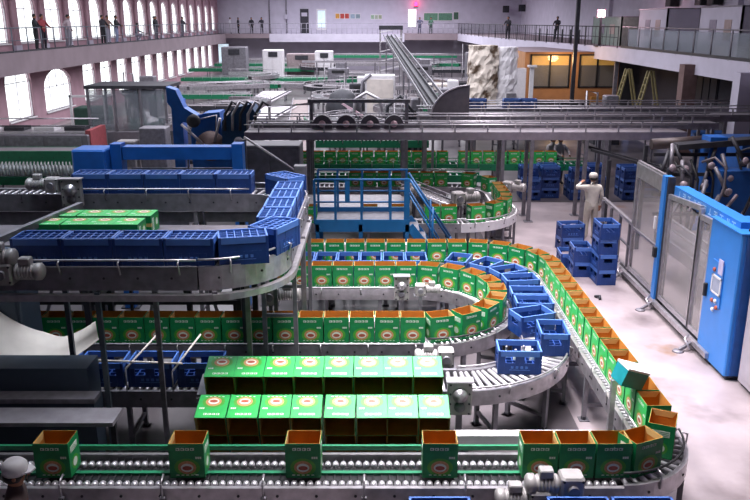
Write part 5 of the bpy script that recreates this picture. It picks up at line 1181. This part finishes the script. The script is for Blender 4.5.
        for s in (-1, 1): part('ear', MB().ball((s * .080 * k, hz.y + .01, hz.z - .02), .02 * k, SKIN, 8, 1.4), t, local=True)
    return t
WHITEC = mat('white_workwear', 'cfc8bf', .8, 0, .08, 12); TROU = mat('pale_workwear_trousers', 'bdb4a8', .8, 0, .08, 12); SHOE = mat('dark_shoes', '26242a', .6)
def cl(h): return mat('cloth_' + h, h, .8, 0, .1, 14)
person('worker in white cap and pale overalls standing with back turned by guard rail', (5.58, 19.6, 0), PI + .15, (WHITEC, TROU, SHOE), ('face', 'down'), 1.74, cap=WHITEC, fingers=True, bulk=1.18)
person('person in white cap and dark top at the bottom left corner of photo', (-3.20, 6.05, 0), PI / 2 + .3, (cl('4a3a3a'), cl('2a2a34'), SHOE), 'down', 1.76, cap=WPLAST, fingers=True)
XP = XB - .42
def onb(px): return XP * -1 * 780 / (375 - px)
for px, y_off, cols, arms, lb, kw in ((48, 0, ('22222a', '1c1c24'), 'rail', 'person in dark clothes leaning on gallery rail, leftmost of all', {}), (55, 0, ('a04048', '2a2430'), 'rail', 'person in a red top at the gallery rail beside the leftmost one', {}),
        (80, 0, ('b8a8b0', '8a8894'), 'hip', 'person in pale grey top at the gallery rail, alone right of the red top', {}), (84, .3, ('7a7684', '6a6674'), 'down', 'person in grey standing close behind the pale grey one', {}),
        (113, 0, ('2a2832', '202028'), 'rail', 'person in black at gallery rail, left of the group of three', {}), (120, .2, ('8a6a64', '9a98a8'), 'rail', 'person in a brownish top in the middle of the group of three', {}), (126, 0, ('2c2a30', '8890b0'), 'rail', 'person with dark top and pale blue trousers, right in the group of three', {}),
        (147, .1, ('5a5a6a', '8a8a9a'), 'rail', 'person in grey crouching behind the gallery rail', {'crouch': True}), (163, 0, ('24222c', '7a7480'), 'hip', 'person in black top with hands on hips at the gallery rail', {}), (167, .3, ('30303a', '5c5864'), 'down', 'person standing behind the black top with hands on hips', {}),
        (190, 0, ('34323c', '6a6674'), 'rail', 'person in dark top alone at the middle of the gallery rail', {}), (231, 0, ('c8c4d0', 'a8a4b0'), 'hip', 'person in white near the far end of window gallery', {}), (239, 0, ('2a2832', '2c2a34'), 'down', 'person in dark clothes at the far end of window gallery', {})):
    y = min(onb(px) + y_off, 87.2) ; kk = dict(kw)
    x = XP - y_off if px < 225 else (px - 375) / 780 * 86.5
    if px >= 225: y = 89.5
    person(lb, (x, y, 4.05), PI / 2 + rnd.uniform(-.5, .3), (cl(cols[0]), cl(cols[1]), SHOE), arms, 1.72, face=False, **kk)
for px, cols, arms, lb in ((253.5, ('201e28', '201e28'), 'down', 'person in black on the far gallery, left of the pipe'), (263.5, ('2c2a36', '24222c'), 'rail', 'person in black at the left end of far railing'), (419, ('5a5870', '4a4860'), 'hip', 'person in grey blue right of the bright window on far gallery'), (430, ('4a6a5a', '3c4a48'), 'down', 'person in green standing before the long green board')):
    person(lb, ((px - 375) / 8.95, 89.2, 4.05), rnd.uniform(-.4, .4), (cl(cols[0]), cl(cols[1]), SHOE), arms, 1.72, face=False)
person('person in pale clothes working at the machine in the middle distance', (4.4, 46.5, 0), .6, (cl('b8b0b4'), cl('8a8488'), SHOE), 'fwd', 1.75, face=False)
for px, lb, c_ in ((566, 'person in pale top among the crates beyond the overhead posts, left one', 'b0a8a8'), (574, 'person in pale top among the crates beyond the overhead posts, right one', 'c0b8bc')):
    person(lb, ((px - 375) / 780 * 25.0 , 26.8, 0), .4, (cl(c_), cl('3a3a50'), SHOE), 'rail', 1.66, face=False, cap=WPLAST)
for px, lb in ((495, 'dark clad person leaning at the right gallery rail, left one'), (543, 'dark clad person bending by right gallery rail')):
    person(lb, ((px - 375) / 780 * 62 + .8, 63, 4.05), -.6, (cl('24222c'), cl('24222c'), SHOE), 'rail', 1.7, face=False)

# ================================================================== more plant between and beyond the lines
r3 = random.Random(21)
def pipe_run(label, pts, r=.05, m_=STEEL, stands=()):
    t = thing('pipe', label, 'pipe', pts[0]); part('tube', MB().path(pts, r, m_, 8), t)
    for (x, y, z) in stands: part('stand', MB().bx(x - .04, x + .04, y - .04, y + .04, 0, z, STEELD).bx(x - .1, x + .1, y - .1, y + .1, 0, .015, STEELD), t)
lane('grey lane under the star drives', line(-3.4, 27.4, 2.4, 27.4, 5), .5, .9)
lane('curved green railed lane beside the incline foot', arc(.3, 28.5, 1.6, 20, 150, 12), .5, 1.5, GRAIL)
lane('steel lane right of zigzag table, running away', line(-1.6, 42, -2.0, 58, 6), .7, 1.2, STEEL)
lane('dark lane left of the incline, running away', line(.9, 42, .7, 57, 6), .6, 1.3, DARK)
lane('steel cross lane at the left back', line(-13, 56, -5, 56, 6), .8, 1.2, STEEL)
lane('dull cross lane in front of the filler enclosure', line(-10.2, 37, -6.4, 37, 5), .8, 1.1)
lane('dark cross lane behind the blue gripper machine', line(-10, 41.5, -6.4, 41.5, 5), .9, 1.2, DARK)
lane('green lane at far left behind the enclosure', line(-15, 48, -7.5, 48, 6), .9, 1.2, GRAIL)
lane('steel curved lane at centre back', arc(-.5, 66, 3.2, 180, 300, 14), .9, 1.5, STEEL)
lane('pale lane under the left end of far gallery', line(-14, 76, -6, 76, 6), 1.0, 1.9, STEEL)
lane('third green lane at the left back', line(-14.5, 73, -5.5, 72, 6), .9, 1.7, GRAIL, mat('green_belt', '3c6a54'))
lane('steel lane below the wrapped machine', line(2.8, 38, 9.5, 38, 6), .9, 1.4, STEEL)
lane('dull lane below the orange room', line(4.2, 34, 12, 34, 6), .9, 1.2)
lane('dark lane in front of the ladders', line(7, 31, 12.2, 31, 5), .8, 1.3, DARK)
for i, (x, y, w_, h, m_, lb) in enumerate(((-1.0, 50, 1.2, 1.7, DARK, 'dark machine box at centre left of the white panel'), (-2.8, 61, 1.6, 2.0, STEELD, 'grey machine box far behind zigzag table'), (3.6, 62, 1.6, 2.2, STEELD, 'grey machine box beside the lift tower'), (7.6, 60, 1.6, 3.2, STEELD, 'tall grey machine behind the wrapped machine'), (-12.5, 43, 1.6, 2.2, STEELD, 'grey machine box beyond the filler enclosure'), (1.6, 33.6, .8, 1.9, DARK, 'dark drive cabinet beside the incline support'), (3.9, 41.5, 1.1, 2.1, STEELD, 'grey drive cabinet beside the wrapped machine'), (10.6, 36.2, 1.2, 1.8, DARK, 'dark cabinet in front of the orange room'))):
    t = thing('machine_cabinet', lb, 'cabinet', (x, y, 0)); part('cabinet_body', MB().bev((x, y, h / 2), (w_, 1.1, h), m_, .05), t)
    part('door', MB().bx(x - w_ * .4, x - .03, y - .59, y - .55, .3, h * .75, m_), t); part('door', MB().bx(x + .03, x + w_ * .4, y - .59, y - .55, .3, h * .75, m_), t)
    part('vent', MB().bx(x - w_ * .3, x + w_ * .3, y - .59, y - .55, h * .82, h * .92, BLACK), t); part('top_unit', MB().bev((x + w_ * .15, y, h + .2), (w_ * .5, .6, .4), STEELD if i % 3 else WPLAST, .04), t)
    part('pipe', MB().path([(x - w_ * .35, y, h), (x - w_ * .35, y, h + .5), (x - w_ * .35 - .5, y, h + .6), (x - w_ * .35 - .5, y, .0)], .05, STEEL, 6), t)
pipe_run('pale pipe loop in front of the white panel machine', [(-1.0, 36.5, 1.2), (-.9, 36.5, 2.0), (-.4, 36.5, 2.3), (.2, 36.4, 2.0), (.4, 36.4, 1.2)], .08, STEEL, ((-1.0, 36.5, 1.2), (.4, 36.4, 1.2)))
pipe_run('dark hose loop left of the incline', [(.4, 31.5, 1.0), (.5, 31.4, 2.2), (1.0, 31.4, 2.6), (1.5, 31.5, 2.0), (1.5, 31.5, .0)], .07, DARK, ((.4, 31.5, 1.0),))
pipe_run('steel pipe over the lanes left of the star drives', [(-3.3, 24.6, 0), (-3.3, 24.6, 2.9), (-2.0, 24.6, 3.0), (-2.0, 24.6, 2.2)], .05, STEEL)
pipe_run('steel pipe slanting from the grey cabinet down to the rear lane', [(-3.2, 19.1, 2.75), (-2.2, 18.6, 2.2), (-1.75, 18.5, 1.9)], .03, STEEL, ((-3.2, 19.1, 2.7), (-1.75, 18.5, 1.9)))
# cross posts and conduits in the shadowed lower left
t = thing('shadow_frame', 'dark cross frame with conduits between the raised loop and inner cartons', 'frame', (-4, 11.6, 0))
for x in (-5.6, -4.4, -3.0, -2.2):
    part('post', MB().bx(x - .04, x + .04, 11.82, 11.9, 0, 2.3, DARK), t)
for z in (.5, 1.1, 1.7): part('cross_bar', MB().bx(-5.6, -2.16, 11.8, 11.86, z, z + .07, DARK), t)
for i in range(8): x = -5.3 + .42 * i; part('conduit', MB().path([(x, 12.0, 2.2), (x + .05, 12.05, 1.4), (x + r3.uniform(-.2, .3), 12.05, .8), (x + .1, 12.0, .1)], .03, BLACK if i % 2 else STEELD, 6), t)
part('pale_tray', MB().bx(-3.4, -1.9, 11.95, 12.2, 1.95, 2.0, WPLAST), t)
motor((-2.9, 9.55 + 1.9, .75), 0, 'grey motor in the shade under the raised loop', 1.2, 1, post=.75)
motor((-1.75, 12.3, .95), 0, 'grey motor at left inside the inner loop', 1.3, 1, post=.95)

# tangled curved bottle lanes of the middle distance
for cx, cy, r, a0, a1, z, m_, lb in ((-.9, 33.5, 1.0, 90, 260, 1.5, STEEL, 'steel bottle lane bend just behind the star drives'), (-.2, 35.5, 1.2, -80, 100, 1.1, DARK, 'dark bottle lane bend before the white panel'), (1.6, 37.5, 1.4, 100, 280, 1.6, STEEL, 'steel bottle lane bend between white panel and incline'), (-1.7, 43.5, 1.5, 60, 250, 1.5, STEEL, 'steel bottle lane bend behind the dark rounded machine'),
        (-2.4, 52, 2.0, 80, 270, 1.4, DARK, 'dark bottle lane bend far behind the belt'), (3.2, 36, 1.3, -100, 90, 1.3, STEEL, 'steel bottle lane bend below the wrapped machine'), (4.4, 46.5, 1.6, -60, 120, 1.2, GRAIL, 'green bottle lane bend beside the pale clad operator'), (5.2, 55, 2.0, 100, 280, 1.5, STEEL, 'steel bottle lane bend far beside the hooded machine'),
        (-7.6, 34, 1.3, 100, 280, 1.3, STEEL, 'steel bottle lane bend behind the blue gripper machine'), (-8.5, 44, 2.4, -90, 90, 1.2, GREYB, 'grey bottle lane bend beyond the filler'), (-6.0, 57, 3.0, 90, 260, 1.3, GRAIL, 'green bottle lane bend toward the window side'), (-10.5, 60, 3.0, -60, 110, 1.6, STEEL, 'steel bottle lane bend at the window side'),
        (-3.6, 69, 2.6, 90, 270, 1.7, DARK, 'dark bottle lane bend before the far cabinets'), (2.8, 71, 2.6, -90, 90, 1.9, STEEL, 'steel bottle lane bend by the lift tower'), (6.4, 69, 2.2, 60, 240, 1.8, GRAIL, 'green bottle lane bend below the far gallery')):
    lane(lb, arc(cx, cy, r, a0, a1, 14), .5, z, m_, DARK if m_ != DARK else GREYB, .2)
for x0, y0, x1, y1, z, m_, lb in ((.4, 44, 3.4, 47, 1.2, STEEL, 'slanted steel lane crossing below the incline'), (-2.6, 56, 1.0, 58, 1.5, GRAIL, 'slanted green lane far behind the white panel'), (4.8, 33, 7.2, 36.5, 1.1, STEEL, 'slanted steel lane before the wrapped machine'), (-9, 33, -6.4, 36, 1.1, DARK, 'slanted dark lane beside the filler enclosure'), (-12, 51, -7.2, 53.5, 1.4, STEEL, 'slanted steel lane at the window side'), (5.2, 39.5, 9.0, 40.2, .9, GRAIL, 'green lane at the foot of wrapped machine')):
    lane(lb, line(x0, y0, x1, y1, 5), .6, z, m_, GREYB, .2)
for i, (x, y, L, lb) in enumerate(((-1, 55, 8, 'cable tray on thin posts behind the white panel'), (5.6, 66, 6, 'cable tray on thin posts before the far gallery'))):
    t = thing('cable_tray', lb, 'cable tray', (x, y, 0)); h = 2.7
    part('tray', MB().bx(x - L / 2, x + L / 2, y - .2, y - .16, h, h + .12, STEEL).bx(x - L / 2, x + L / 2, y + .16, y + .2, h, h + .12, STEEL).bx(x - L / 2, x + L / 2, y - .16, y + .16, h, h + .02, STEELD), t)
    for k in range(4): q = x - L / 2 + L * (k + .5) / 4; part('post', MB().bx(q - .04, q + .04, y - .04, y + .04, 0, h, STEELD), t)
